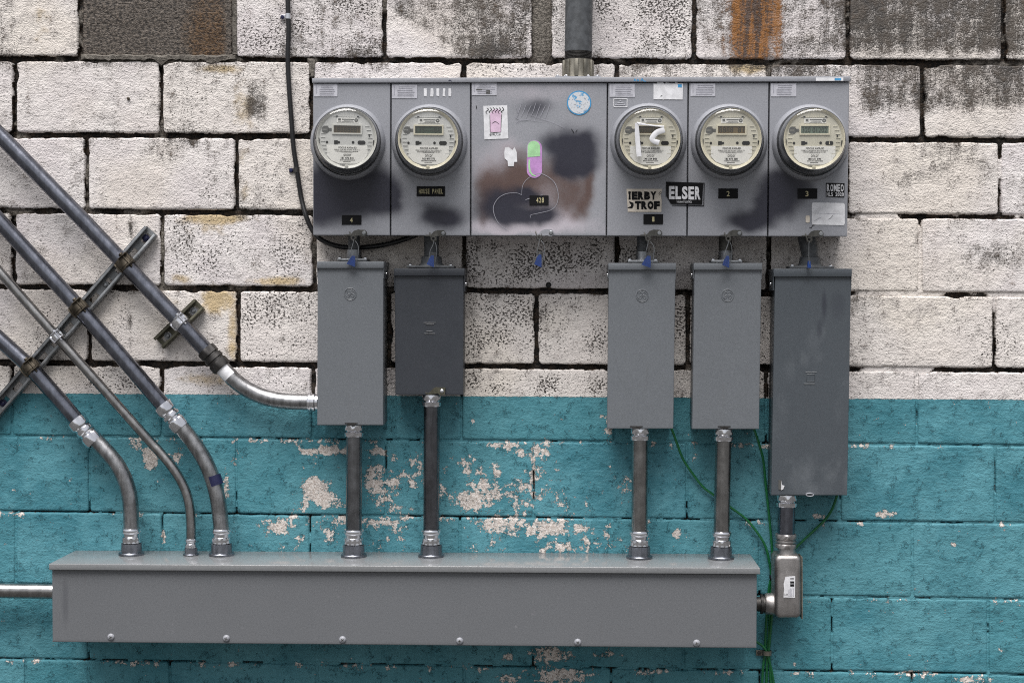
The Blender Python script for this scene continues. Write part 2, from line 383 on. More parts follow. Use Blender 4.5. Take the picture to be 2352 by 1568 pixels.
class MB:
    def __init__(s): s.v = []; s.f = []; s.m = []; s.at = {}
    def add(s, vs, fs, mat=0):
        o = len(s.v); s.v.extend([tuple(x) for x in vs]); s.f.extend([tuple(i + o for i in f) for f in fs]); s.m.extend([mat] * len(fs)); return s
    def hexa(s, c, mat=0):
        """eight corners: front TL TR BR BL then back TL TR BR BL"""
        return s.add(c, [(0, 3, 2, 1), (4, 5, 6, 7), (0, 1, 5, 4), (1, 2, 6, 5), (2, 3, 7, 6), (3, 0, 4, 7)], mat)
    def slab(s, pts, t, mat=0, n=Vector((0, 1, 0))):
        """polygon pushed back by t along n"""
        k = len(pts); vs = [Vector(p) for p in pts] + [Vector(p) + n * t for p in pts]
        fs = [tuple(range(k)), tuple(range(2 * k - 1, k - 1, -1))] + [(i, i + k, (i + 1) % k + k, (i + 1) % k) for i in range(k)]
        return s.add(vs, fs, mat)
    def quad(s, u0, v0, u1, v1, d, t=0.0004, mat=0):
        return s.slab([P(u0, v0, d), P(u0, v1, d), P(u1, v1, d), P(u1, v0, d)], t, mat)
    def poly(s, uv, d, t=0.0004, mat=0):
        return s.slab([P(a, b, d) for a, b in uv], t, mat)
    def bevbox(s, c, w, mat=0, seg=2):
        bm = bmesh.new(); vs = [bm.verts.new(x) for x in c]
        for f in [(0, 3, 2, 1), (4, 5, 6, 7), (0, 1, 5, 4), (1, 2, 6, 5), (2, 3, 7, 6), (3, 0, 4, 7)]: bm.faces.new([vs[i] for i in f])
        bmesh.ops.bevel(bm, geom=bm.edges[:], offset=w, segments=seg, profile=0.5, affect='EDGES')
        bm.verts.index_update()
        s.add([v.co.copy() for v in bm.verts], [[v.index for v in f.verts] for f in bm.faces], mat); bm.free(); return s
    def box(s, c, half, ax=(Vector((1, 0, 0)), Vector((0, 1, 0)), Vector((0, 0, 1))), bev=0.0, mat=0):
        c = Vector(c); x, y, z = [Vector(a) * h for a, h in zip(ax, half)]
        cs = [c - x - y + z, c + x - y + z, c + x - y - z, c - x - y - z, c - x + y + z, c + x + y + z, c + x + y - z, c - x + y - z]
        return s.bevbox(cs, bev, mat) if bev else s.hexa(cs, mat)
    def tube(s, pts, r, n=18, mat=0, caps=True, rs=None):
        pts = [Vector(p) for p in pts]; k = len(pts); vs = []; prev = None
        for i, p in enumerate(pts):
            t = (pts[min(i + 1, k - 1)] - pts[max(i - 1, 0)]).normalized()
            if prev is None: a, b, _ = frame(t)
            else:
                a = (prev - t * prev.dot(t)).normalized(); b = t.cross(a)
            prev = a; rr = rs[i] if rs else r
            vs += [p + (a * math.cos(q) + b * math.sin(q)) * rr for q in [2 * math.pi * j / n for j in range(n)]]
        fs = [(i * n + j, i * n + (j + 1) % n, (i + 1) * n + (j + 1) % n, (i + 1) * n + j) for i in range(k - 1) for j in range(n)]
        if caps: fs += [tuple(range(n - 1, -1, -1)), tuple(range((k - 1) * n, k * n))]
        return s.add(vs, fs, mat)
    def lathe(s, c, axis, prof, n=36, mat=0, caps=True, rot=0.0, fr=None):
        """prof: (h, r) round or (h, r, 6) hexagonal"""
        a, b, ax = fr or frame(axis); c = Vector(c); vs = []
        for pr in prof:
            h, r = pr[0], pr[1]
            for j in range(n):
                q = 2 * math.pi * j / n + rot; rr = r
                if len(pr) > 2:
                    k = pr[2]; w = (q % (2 * math.pi / k)) - math.pi / k
                    rr = min(r, r * 0.905 / math.cos(w))
                vs.append(c + ax * h + (a * math.cos(q) + b * math.sin(q)) * rr)
        k = len(prof)
        fs = [(i * n + j, i * n + (j + 1) % n, (i + 1) * n + (j + 1) % n, (i + 1) * n + j) for i in range(k - 1) for j in range(n)]
        if caps: fs += [tuple(range(n - 1, -1, -1)), tuple(range((k - 1) * n, k * n))]
        return s.add(vs, fs, mat)
    def text(s, st, u0, v0, u1, v1, d, mat=0, bold=0.01, fn=None, shear=0.0):
        a, fs = text_mesh(st, bold)
        if fn is None: fn = lambda x, y: P(u0 + (u1 - u0) * (x + shear * y), v1 + (v0 - v1) * y, d)
        return s.add([fn(x, y) for x, y in a], fs, mat)
    def letters(s, st, u0, v0, u1, v1, d, mat=0, bold=0.02, gap=.10, skew=0.0):
        """each letter filling its own cell, as in condensed poster lettering"""
        n = len(st); cw = (u1 - u0) / n
        for i, ch in enumerate(st):
            if ch == ' ': continue
            a, fs = text_mesh(ch, bold); k = .45 if ch in '1I' else 1.0
            x0 = u0 + cw * (i + gap / 2 + (1 - k) * .3); w = cw * (1 - gap) * k
            s.add([P(x0 + w * x, v1 + (v0 - v1) * y + skew * (x0 + w * x - u0), d) for x, y in a], fs, mat)
        return s
    def ribbon(s, uv, d, w, mat=0):
        pts = smooth([P(a, b, d) for a, b in uv], 6)
        n = Vector((0, -1, 0)); vs = []
        for i, p in enumerate(pts):
            t = (pts[min(i + 1, len(pts) - 1)] - pts[max(i - 1, 0)]).normalized(); q = t.cross(n).normalized()
            ww = w * (0.55 + 0.45 * math.sin(math.pi * (i + 0.5) / len(pts)))
            vs += [p - q * ww / 2, p + q * ww / 2]
        return s.add(vs, [(2 * i, 2 * i + 1, 2 * i + 3, 2 * i + 2) for i in range(len(pts) - 1)], mat)
    def build(s, name, mats, parent=None, angle=35, loc=None, kind=None, label=None):
        me = bpy.data.meshes.new(name)
        a = np.array([tuple(x) for x in s.v], float)
        o0 = np.array(loc) if loc is not None else (a.min(0) + a.max(0)) / 2
        me.from_pydata((a - o0).tolist(), [], s.f)
        for m_ in (mats if isinstance(mats, (list, tuple)) else [mats]): me.materials.append(M[m_])
        me.polygons.foreach_set('material_index', s.m)
        me.polygons.foreach_set('use_smooth', [True] * len(s.f))
        me.update()
        if angle is not None: me.set_sharp_from_angle(angle=rad(angle))
        for k, arr in s.at.items():
            at = me.attributes.new(k, 'FLOAT', 'POINT'); at.data.foreach_set('value', np.asarray(arr, np.float32))
        ob = bpy.data.objects.new(name, me); col.objects.link(ob)
        pw = WL.get(parent.name, Vector()) if parent else Vector()
        if parent: ob.parent = parent
        ob.location = Vector(o0) - pw; WL[ob.name] = Vector(o0)
        if kind: ob['kind'] = kind
        if label: ob['label'] = label
        return ob

def smooth(pts, k=8):
    pts = [Vector(p) for p in pts]
    if len(pts) < 3: return pts
    q = [pts[0] * 2 - pts[1]] + pts + [pts[-1] * 2 - pts[-2]]; out = []
    for i in range(1, len(q) - 2):
        a, b, c, d = q[i - 1], q[i], q[i + 1], q[i + 2]
        for j in range(k):
            t = j / k
            out.append(0.5 * ((2 * b) + (c - a) * t + (2 * a - 5 * b + 4 * c - d) * t * t + (3 * b - a - 3 * c + d) * t ** 3))
    out.append(pts[-1]); return out

# ------------------------------------------------------------------ ground
mb = MB(); mb.add([(-40, -40, 0), (40, -40, 0), (40, 6, 0), (-40, 6, 0)], [(0, 1, 2, 3)])
tag(mb.build('ground', 'asphalt', None, None), kind='structure')

# ------------------------------------------------------------------ block wall
JL = {-1: -43, 0: 132, 1: 307, 2: 482, 3: 656, 4: 830, 5: 1000, 6: 1173, 7: 1340, 8: 1511}
JR = {-1: -36, 0: 142, 1: 320, 2: 496, 3: 675, 4: 848, 5: 1023, 6: 1201, 7: 1376, 8: 1548}
for k in (-2, -3, -4): JL[k] = JL[k + 1] - 175; JR[k] = JR[k + 1] - 178
for k in (9, 10): JL[k] = JL[k - 1] + 171; JR[k] = JR[k - 1] + 174
def jv(k, u): return JL[k] + (JR[k] - JL[k]) * u / W
HEADS = {0: [183, 537, 883, 1240, 1595, 1948, 2305], 1: [33, 370, 716, 1066, 1417, 1766, 2119],
         2: [199, 543, 893, 1243, 1593, 1945, 2297], 3: [30, 372, 722, 1066, 1417, 1766, 2114],
         4: [205, 547, 893, 1232, 1580, 1940, 2284], 5: [27, 372, 718, 1060, 1412, 1760, 2106],
         6: [205, 543, 886, 1226, 1578, 1930, 2286], 7: [36, 372, 712, 1056, 1400, 1745, 2096],
         8: [203, 543, 880, 1224, 1570, 1911, 2270], 9: [59, 390, 728, 1066, 1404, 1745, 2095],
         -1: [30, 372, 720, 1066, 1417, 1766, 2114], -2: [195, 540, 888, 1240, 1590, 1945, 2300],
         -3: [30, 372, 720, 1066, 1417, 1766, 2114], 10: [205, 543, 886, 1226, 1578, 1930, 2286]}
for r in HEADS:
    h = HEADS[r]
    while h[0] > -1000: h.insert(0, h[0] - 350)
    while h[-1] < 3350: h.append(h[-1] + 355)

def teal_at(u, v): return sst(-6, 6, v - (902.5 + 15.5 * u / W))

def wall_masks(u, v):
    m = {}
    n1 = fbm(u / 60, v / 60, 3); n2 = fbm(u / 25, v / 25, 9); n3 = fbm(u / 140, v / 140, 21)
    # ---- specks
    sp = 0.02 + 0.34 * sst(0.5, 0.75, n3)
    for (a, b, c, d, w) in [(385, 715, 490, 650, .55), (552, 728, 662, 826, .62), (1062, 1400, 545, 652, .78),
                            (1062, 1400, 672, 828, .60), (1062, 1400, 850, 905, .85), (1395, 1600, 560, 905, .62),
                            (545, 880, -60, 128, .60), (1360, 1595, -60, 128, .80), (1160, 1300, -60, 128, .5),
                            (210, 300, 620, 820, .50), (0, 370, 845, 900, .62), (375, 720, 850, 900, .35),
                            (2180, 2352, 540, 650, .45), (740, 905, 620, 900, .60), (2230, 2352, 720, 840, .40),
                            (1060, 1290, 145, 175, .5), (450, 545, 400, 478, .5), (1600, 1790, 560, 905, .35), (60, 200, 660, 820, .35)]:
        sp = np.maximum(sp, w * rect(u, v, a, b, c, d, 22) * (0.35 + 1.1 * sst(0.30, 0.70, n1)))
    m['speck'] = np.clip(sp, 0, 1)
    # ---- grey weathering
    gr = 0.08 + 0.16 * sst(0.5, 0.8, n3)
    top = 1 - sst(-10, 12, v - 128)
    row1 = sst(-4, 4, v - 138) * (1 - sst(-8, 8, v - 316))
    gr = gr + top * (0.26 * sst(520, 700, u) * (1 - sst(1200, 1300, u)) + 0.16 * sst(1290, 1340, u) + 0.34 * sst(1560, 1680, u) + 0.26 * sst(1900, 1990, u)) * (1 - 0.5 * sst(-34, -4, v - 134))
    wedge = top * rect(u, v, 890, 1215, -60, 132, 4) * sst(-10, 10, (u - 890) * 0.62 - v + 20 + 12 * (n2 - .5))
    gr = gr + 0.28 * wedge - 0.22 * top * rect(u, v, 890, 1010, 15, 132, 8) * (1 - wedge)
    gr = gr + row1 * sst(1950, 1990, u) * (0.60 - 0.66 * sst(235, 275, v + 16 * (n1 - .5)))
    gr = gr + row1 * rect(u, v, 1430, 1960, 138, 200, 20) * 0.35
    gr = gr + 0.55 * blob(u, v, 588, 232, 26, 44) * row1 + 0.25 * blob(u, v, 560, 255, 60, 25)
    gr = gr + 0.30 * blob(u, v, 2330, 590, 70, 40) + 0.22 * blob(u, v, 2245, 590, 60, 35) + 0.2 * blob(u, v, 2220, 750, 50, 30)
    gr = gr + 0.26 * blob(u, v, 2080, 410, 60, 20) + 0.28 * blob(u, v, 2200, 380, 80, 50)
    gr = gr + 0.25 * blob(u, v, 240, 150, 120, 14) + 0.2 * blob(u, v, 430, 160, 60, 16) + 0.22 * blob(u, v, 400, 330, 110, 14)
    for (a, b, c, d, w) in [(298, 520, 5, 30, .8), (296, 736, 6, 34, .75), (299, 790, 5, 18, .6), (440, 322, 3, 12, .9), (820, 120, 40, 10, .3), (1130, 118, 60, 14, .4), (312, 560, 4, 8, .6)]:
        gr = gr + w * blob(u, v, a + 6 * (n2 - .5), b, c, d, 1.5)
    m['grime'] = np.clip(gr, 0, 1)
    # ---- yellow stain
    ye = 0.10 * sst(0.5, 0.7, n3)
    for (a, b, c, d, w) in [(490, 502, 80, 16, .95), (640, 645, 60, 12, .85), (500, 690, 48, 30, .95), (535, 770, 14, 70, .7),
                            (480, 520, 60, 25, .45), (560, 245, 30, 70, .45), (510, 160, 60, 12, .6), (95, 60, 22, 80, .35), (475, 872, 70, 18, .55),
                            (1720, 155, 50, 16, .95), (380, 690, 40, 20, .35), (560, 440, 26, 30, .4), (420, 640, 40, 14, .5), (560, 370, 14, 30, .4)]:
        ye = np.maximum(ye, min(1.1, w * 1.25) * blob(u, v, a, b, c * 1.1, d * 1.1, 1.2))
    m['yellow'] = ye
    wv_ = u + 14 * (fbm(v / 50, v * 0 + 2, 7) - .5)
    ru = (1.1 * np.exp(-np.abs((wv_ - 1736) / 46) ** 3) * (1.0 - 0.25 * sst(40, 135, v)) + 0.42 * np.exp(-((wv_ - 1695) / 34) ** 2) + 0.30 * np.exp(-((u - 1790) / 14) ** 2)) * (1 - sst(128, 150, v))
    ru = np.maximum(ru, 0.75 * sst(395, 475, u + 30 * (n1 - .5)) * (1 - sst(500, 530, u)) * (1 - sst(128, 150, v)) * (0.6 + 0.5 * sst(-20, 110, v)))
    m['rust'] = ru
    # ---- flaking teal
    pe = 0.0 * u
    for (a, b, c, d, w) in [(705, 1036, 22, 8, 1.1), (755, 1034, 34, 13, 1.15), (800, 1038, 16, 12, .9), (868, 1036, 28, 12, .95), (722, 1120, 34, 30, 1.3), (745, 1145, 30, 22, 1.2), (778, 1162, 22, 9, .8),
                            (862, 1105, 32, 50, .84), (905, 1055, 9, 14, .9), (905, 1105, 26, 26, .84), (948, 1110, 14, 14, .75), (878, 1145, 26, 26, .66),
                            (1085, 1150, 46, 26, 1.15), (1120, 1130, 40, 36, .85), (1140, 1080, 12, 26, .95), (1105, 1090, 20, 26, .62), (1225, 1070, 9, 60, .85),
                            (1155, 1022, 55, 9, .85), (1240, 1040, 22, 18, .95), (1190, 1035, 26, 14, .8), (1200, 1110, 22, 40, .55),
                            (640, 1208, 46, 24, .9), (690, 1170, 22, 12, .6), (700, 1160, 14, 10, .8), (755, 1225, 22, 40, .58), (780, 1195, 26, 14, .75), (870, 1200, 66, 14, .9),
                            (1150, 1203, 70, 24, .95), (1100, 1195, 40, 12, .6), (1250, 1212, 66, 26, .92), (1320, 1215, 40, 20, .7), (1290, 1258, 42, 18, .85), (1345, 1250, 14, 26, .8), (1240, 1260, 16, 30, .55),
                            (345, 1050, 20, 34, 1.1), (400, 1048, 28, 18, .8), (312, 1020, 16, 18, .7), (520, 1120, 10, 40, .75), (540, 1040, 10, 60, .5), (2035, 1180, 26, 11, .95),
                            (2190, 1252, 6, 6, 1.0), (1265, 1503, 55, 24, .9), (1165, 1508, 18, 12, .9), (1290, 1552, 80, 20, .9), (1400, 1500, 40, 14, .6), (1165, 1556, 40, 14, .7),
                            (1400, 970, 14, 60, .6), (1395, 1220, 10, 40, .6), (1560, 1228, 24, 16, .75), (1595, 1035, 8, 40, .5), (375, 1230, 6, 30, .7), (1480, 1540, 40, 10, .6),
                            (1085, 966, 8, 8, .9), (1290, 960, 7, 5, .9), (1380, 955, 9, 6, .9), (1885, 1185, 18, 8, .8), (2110, 1545, 60, 8, .75), (2230, 1560, 50, 10, .8)]:
        pe = np.maximum(pe, w * blob(u, v, a, b, c, d, 1.6))
    for k in (5, 6, 7, 8):
        jvv = JL[k] + (JR[k] - JL[k]) * u / W
        w = {5: .62, 6: .70, 7: .50, 8: .62}[k]
        pe = np.maximum(pe, w * np.exp(-((v - jvv - 5) / 9.0) ** 2) * sst(0.44, 0.62, fbm(u / 45, v * 0 + k, 5)))
    pe = np.maximum(pe, 0.56 * rect(u, v, 640, 1480, 1010, 1270, 60) * sst(0.45, 0.7, n1))
    pe = np.maximum(pe, 0.30 * sst(0.6, 0.8, n2))
    m['peel'] = np.clip(pe * 1.0, 0, 1.2) * teal_at(u, v)
    return m

def joint_open(u, v):
    """how far the paint and mortar are gone from the joint, 0..1"""
    t = teal_at(u, v)
    n = fbm(u / 38, v / 38, 33); nb = fbm(u / 110, v / 110, 41)
    right = sst(1930, 1990, u) * sst(-6, 6, v - 330)
    white = 1.0 - right * (0.12 + 0.66 * sst(0.44, 0.58, nb))
    j6 = np.exp(-((v - (1173 + 28 * u / W)) / 14) ** 2); j8 = np.exp(-((v - (1511 + 37 * u / W)) / 14) ** 2)
    tl = sst(0.58, 0.66, n) * 0.9 + j6 * sst(0.50, 0.58, n) + j8 * sst(0.47, 0.55, n) * 1.0
    tl = tl * (1 - 0.5 * sst(1900, 2000, u))
    return np.clip(white * (1 - t) + np.clip(tl, 0, 1) * t, 0, 1)

wall = thing('block_wall', 'concrete block wall painted white above and flaking teal below, black joints', 'wall', (0, 0.1, 0))
cs_edge = [0, .0015, .004, .008, .014, .022]
def samples(L, step):
    n = max(2, int((L - 0.044) / step)); mid = list(np.linspace(.022, L - .022, n + 1)[1:-1])
    return np.array(cs_edge + mid + [L - c for c in reversed(cs_edge)])

def make_block(r, ua, ub, idx):
    c = [P(ua, jv(r - 1, ua)), P(ub, jv(r - 1, ub)), P(ub, jv(r, ub)), P(ua, jv(r, ua))]
    Lx = (c[1] - c[0]).length; Lz = (c[0] - c[3]).length
    vis = -40 < ub and ua < 2392 and r >= 0 and r <= 9
    step = 0.009 if vis else 0.045
    sx = samples(Lx, step); sz = samples(Lz, step)
    S, T = np.meshgrid(sx, sz)               # T from top
    ca = [np.array(x) for x in c]
    a = (S / Lx)[..., None]; b = (T / Lz)[..., None]
    pos = (ca[0] * (1 - a) + ca[1] * a) * (1 - b) + (ca[3] * (1 - a) + ca[2] * a) * b
    u, v = UV(pos)
    teal = teal_at(u, v); right = sst(1930, 1990, u) * sst(-6, 6, v - 330)
    jw = (0.0042 * (1 - 0.22 * right)) * (1 - teal) + 0.0014 * teal
    xl = 0.026 if (r == 0 and ua == 1240) else 0.0
    xr = 0.016 if (r == 0 and ub == 1240) else 0.0
    bare = (r == 0 and ua == 183)
    amp = (1 - teal) * (1 - 0.3 * right) + 0.45 * teal
    x, z = pos[..., 0], pos[..., 2]
    sd_ = idx * 13
    def rag(t, s):      # ragged inward retreat of an edge
        n = fbm(t * 55, t * 0 + s, sd_ + 1, 3); ch = np.clip(fbm(t * 22, t * 0 + s + 7, sd_ + 3, 2) - 0.66, 0, 1)
        return (0.0075 * (n - 0.32) + 0.045 * ch) * amp
    fall = 0.011
    el, er, et, eb = S, Lx - S, T, Lz - T
    dx = (jw + xl + rag(z, 1.5) * .55) * np.exp(-(el / (fall + xl * 2)) ** 1.5) - (jw + xr + rag(z, 4.5) * .55) * np.exp(-(er / (fall + xr * 2)) ** 1.5)
    dz = -(jw + rag(x, 2.5) + 0.004 * (1 - teal)) * np.exp(-(et / fall) ** 1.5) + (jw * 0.8 + rag(x, 3.5) * 0.35) * np.exp(-(eb / fall) ** 1.5)
    # rounded corners
    cx = np.minimum(el, er); cz = np.minimum(et, eb)
    rr = 0.010
    kx = np.clip(rr - cx, 0, rr) / rr; kz = np.clip(rr - cz, 0, rr) / rr
    kk = kx * kz * 0.0040 * amp
    dx += kk * np.where(el < er, 1, -1); dz += kk * np.where(et < eb, -1, 1)
    e = np.minimum(cx, cz)
    rb = 0.0065 * (1 - teal) + 0.0055 * teal
    q = np.clip(1 - e / rb, 0, 1)
    off = (vn(np.array([idx * 1.7]), np.array([3.3]), 5)[0] - 0.5) * 0.004
    y = off + rb * (1 - np.sqrt(np.clip(1 - q * q, 0, 1))) + 0.0026 * (0.5 - fbm(x * 16, z * 16, 61)) + 0.0016 * (0.5 - fbm(x * 60, z * 60, 63))
    if bare: y = y + 0.006
    y = np.maximum(y, -0.004)
    nz_, nx_ = S.shape
    vs = np.stack([x + dx, y, z + dz], -1).reshape(-1, 3)
    I = np.arange(nz_ * nx_).reshape(nz_, nx_)
    quads = np.stack([I[:-1, :-1], I[1:, :-1], I[1:, 1:], I[:-1, 1:]], -1).reshape(-1, 4)
    loop = np.concatenate([I[0, :], I[1:, -1], I[-1, -2::-1], I[-2:0:-1, 0]])
    k = len(loop); sk = vs[loop].copy(); sk[:, 1] = 0.032
    o = len(vs); j = np.arange(k)
    side = np.stack([loop, np.roll(loop, -1), o + np.roll(j, -1), o + j], -1)
    allv = np.concatenate([vs, sk])
    mb = MB(); mb.v = [tuple(p) for p in allv]; mb.f = [tuple(map(int, f)) for f in quads] + [tuple(map(int, f)) for f in side]; mb.m = [0] * len(mb.f)
    mm = wall_masks(*UV(allv))
    for kk_ in ('speck', 'grime', 'yellow', 'rust', 'peel'): mb.at[kk_] = mm[kk_]
    mb.at['bare'] = np.full(len(allv), 1.0 if bare else 0.0)
    # paint missing on the returns into the joint (edge of the block)
    uu, vv_ = UV(allv)
    ed = np.zeros(len(allv)); ed[len(vs):] = 1.0
    ed[:len(vs)] = (np.exp(-(e / 0.0030) ** 2) * (0.30 + 0.5 * sst(0.4, 0.6, fbm(x * 45, z * 45, 77)))).reshape(-1)
    mb.at['open'] = np.clip(ed * joint_open(uu, vv_) * (1 - 0.45 * teal_at(uu, vv_)), 0, 1)
    # dirt gathers along the joints
    dj = np.zeros(len(allv)); dj[:len(vs)] = (np.exp(-e / 0.016) * sst(.38, .70, fbm(x * 14, z * 14, 83)) + 0.7 * np.exp(-et / 0.020) * sst(.40, .70, fbm(x * 20, z * 6, 85))).reshape(-1)
    mb.at['grime'] = np.clip(mb.at['grime'] + 0.34 * dj, 0, 1)
    mb.at['mortar'] = np.zeros(len(allv))
    mb.build('block', 'wall', wall, 60, label='bare dark brown block that was never painted' if bare else None)

idx = 0
for r in range(-3, 11):
    h = HEADS[r]
    for i in range(len(h) - 1):
        idx += 1
        make_block(r, h[i], h[i + 1], idx)

# mortar in the joints: recessed and black where open, painted flush where filled
def mortar_strip(mb, pts_c, perp, halfw, deeper):
    """pts_c (n,3) centre line on wall plane"""
    k = np.linspace(-1, 1, 9)
    pos = pts_c[:, None, :] + perp[None, None, :] * (k * halfw)[None, :, None]
    u, v = UV(pos)
    op = joint_open(u, v)
    dep = 0.0032 - 0.0006 * teal_at(u, v) + 0.0165 * sst(0.3, 0.7, op) + 0.0030 * (fbm(pos[..., 0] * 70, pos[..., 2] * 70, 91) - 0.5) + deeper
    lum = np.zeros_like(u)
    for (a, b, c, d) in [(1246, 70, 34, 90), (722, 150, 12, 30), (546, 60, 8, 90), (360, 142, 200, 9), (470, 148, 40, 12), (540, 136, 20, 10), (372, 560, 6, 60)]:
        w = blob(u, v, a, b, c, d, 3); lum = np.maximum(lum, w)
    lum = np.maximum(lum, (1 - teal_at(u, v)) * 0.75 * sst(.50, .62, fbm(u / 150, v / 150, 101)) * sst(.35, .6, fbm(u / 22, v / 22, 103)))
    dep = dep * (1 - lum) + 0.0055 * lum
    pos[..., 1] = dep
    n, m_ = pos.shape[:2]; I = np.arange(n * m_).reshape(n, m_) + len(mb.v)
    q = np.stack([I[:-1, :-1], I[1:, :-1], I[1:, 1:], I[:-1, 1:]], -1).reshape(-1, 4)
    mb.v.extend(map(tuple, pos.reshape(-1, 3))); mb.f.extend([tuple(map(int, f)) for f in q]); mb.m.extend([0] * len(q))
    mm = wall_masks(u, v)
    for kk in ('speck', 'grime', 'yellow', 'rust', 'peel'): mb.at.setdefault(kk, []).append(mm[kk].reshape(-1))
    mb.at.setdefault('open', []).append(op.reshape(-1)); mb.at.setdefault('bare', []).append(np.zeros(n * m_))
    mb.at.setdefault('mortar', []).append(lum.reshape(-1))
mb = MB()
for k in range(-4, 11):
    us = np.concatenate([np.arange(-1000, -20, 60), np.arange(-20, 2380, 3.2), np.arange(2380, 3400, 60)]) if -1 <= k <= 8 else np.arange(-1000, 3400, 60)
    mortar_strip(mb, PN(us, np.array([jv(k, x) for x in us])), np.array([0, 0, 1.0]), 0.019, 0.0)
for r in range(-3, 11):
    for u in HEADS[r]:
        vis = -30 < u < 2380 and 0 <= r <= 9
        vs = np.linspace(jv(r - 1, u), jv(r, u), 56 if vis else 5)
        wide = 0.045 if (r == 0 and u == 1240) else 0.017
        mortar_strip(mb, PN(np.full_like(vs, u), vs), np.array([1.0, 0, 0]), wide, 0.0007)
mb.at = {k: np.concatenate(v) for k, v in mb.at.items()}
mb.build('mortar', 'wall', wall, 60)
mb = MB(); a_, b_ = P(-1000, jv(-4, -1000)), P(3340, jv(10, 3340))
mb.hexa([(a_.x, .030, a_.z), (b_.x, .030, a_.z), (b_.x, .030, -.05), (a_.x, .030, -.05), (a_.x, .22, a_.z), (b_.x, .22, a_.z), (b_.x, .22, -.05), (a_.x, .22, -.05)])
mb.build('wall_core', 'pvc', wall)

# chips and plugs that stand on the wall
mb = MB()
mb.lathe(P(1260, 654, 0.0), (0, -1, 0), [(-.004, .007), (.004, .0075), (.006, .0065), (.004, .0035), (.001, .003)], 14)
mb.build('anchor_plug', 'black', wall)
mb = MB()
mb.lathe(P(295, 227, 0.0), (0, -1, 0), [(-.004, .004), (.003, .0042), (.004, .003)], 10)
mb.build('anchor_plug', 'clamp_rust', wall)

g = G('trowelled_cement'); n1_ = g.noise(140, 4, 0.65); n2_ = g.noise(22, 3)
M['cement'] = g.base(g.mix(g.ss(g.m('ADD', g.m('MULTIPLY', n1_, .6), g.m('MULTIPLY', n2_, .4)), .35, .65), (0.050, 0.042, 0.034), (0.175, 0.158, 0.135)), 0.8); g.bump(g.m('ADD', n1_, n2_), .006)
def cement(top, bot, d, seed):
    """lump of mortar smeared over a joint: ragged outline, thicker in the middle"""
    rnd = random.Random(seed); n = len(top); vs = []; K = 5
    for i in range(n):
        for k in range(K + 1):
            f = k / K; u = top[i][0] + (bot[i][0] - top[i][0]) * f + rnd.uniform(-.8, .8); v = top[i][1] + (bot[i][1] - top[i][1]) * f + rnd.uniform(-.6, .6)
            vs.append(P(u, v, -.010 if k in (0, K) or i in (0, n - 1) else d * rnd.uniform(.6, 1.1)))
    MB().add(vs, [(i * (K + 1) + k, i * (K + 1) + k + 1, (i + 1) * (K + 1) + k + 1, (i + 1) * (K + 1) + k) for i in range(n - 1) for k in range(K)]).build('mortar_patch', 'cement', wall, 50)
rr_ = random.Random(4); us_ = np.linspace(186, 548, 46)
cement([(u, 125.5 + rr_.uniform(-1.5, 1.5)) for u in us_], [(u, 140 + rr_.uniform(-3, 3) + 16 * math.exp(-((u - 372) / 9) ** 2) + 9 * math.exp(-((u - 490) / 16) ** 2)) for u in us_], .003, 1)
cement([(533 + rr_.uniform(-1, 1), v) for v in np.linspace(-40, 132, 24)], [(546 + rr_.uniform(-1.5, 1.5), v) for v in np.linspace(-40, 132, 24)], .002, 2)
cement([(703 + (v - 134) * .18 + rr_.uniform(-2, 2), v) for v in np.linspace(132, 182, 10)], [(727 - abs(v - 150) * .16 + rr_.uniform(-2, 2), v) for v in np.linspace(132, 182, 10)], .003, 3)

# ------------------------------------------------------------------ boxes seen square on
def front_box(mb, tl, tr, br, bl, d, back=0.001, bev=0.002, mat=0):
    fr_ = [P(*q, d) for q in (tl, tr, br, bl)]
    bk = [Vector((p.x, -back, p.z)) for p in fr_]
    return mb.bevbox(fr_ + bk, bev, mat)

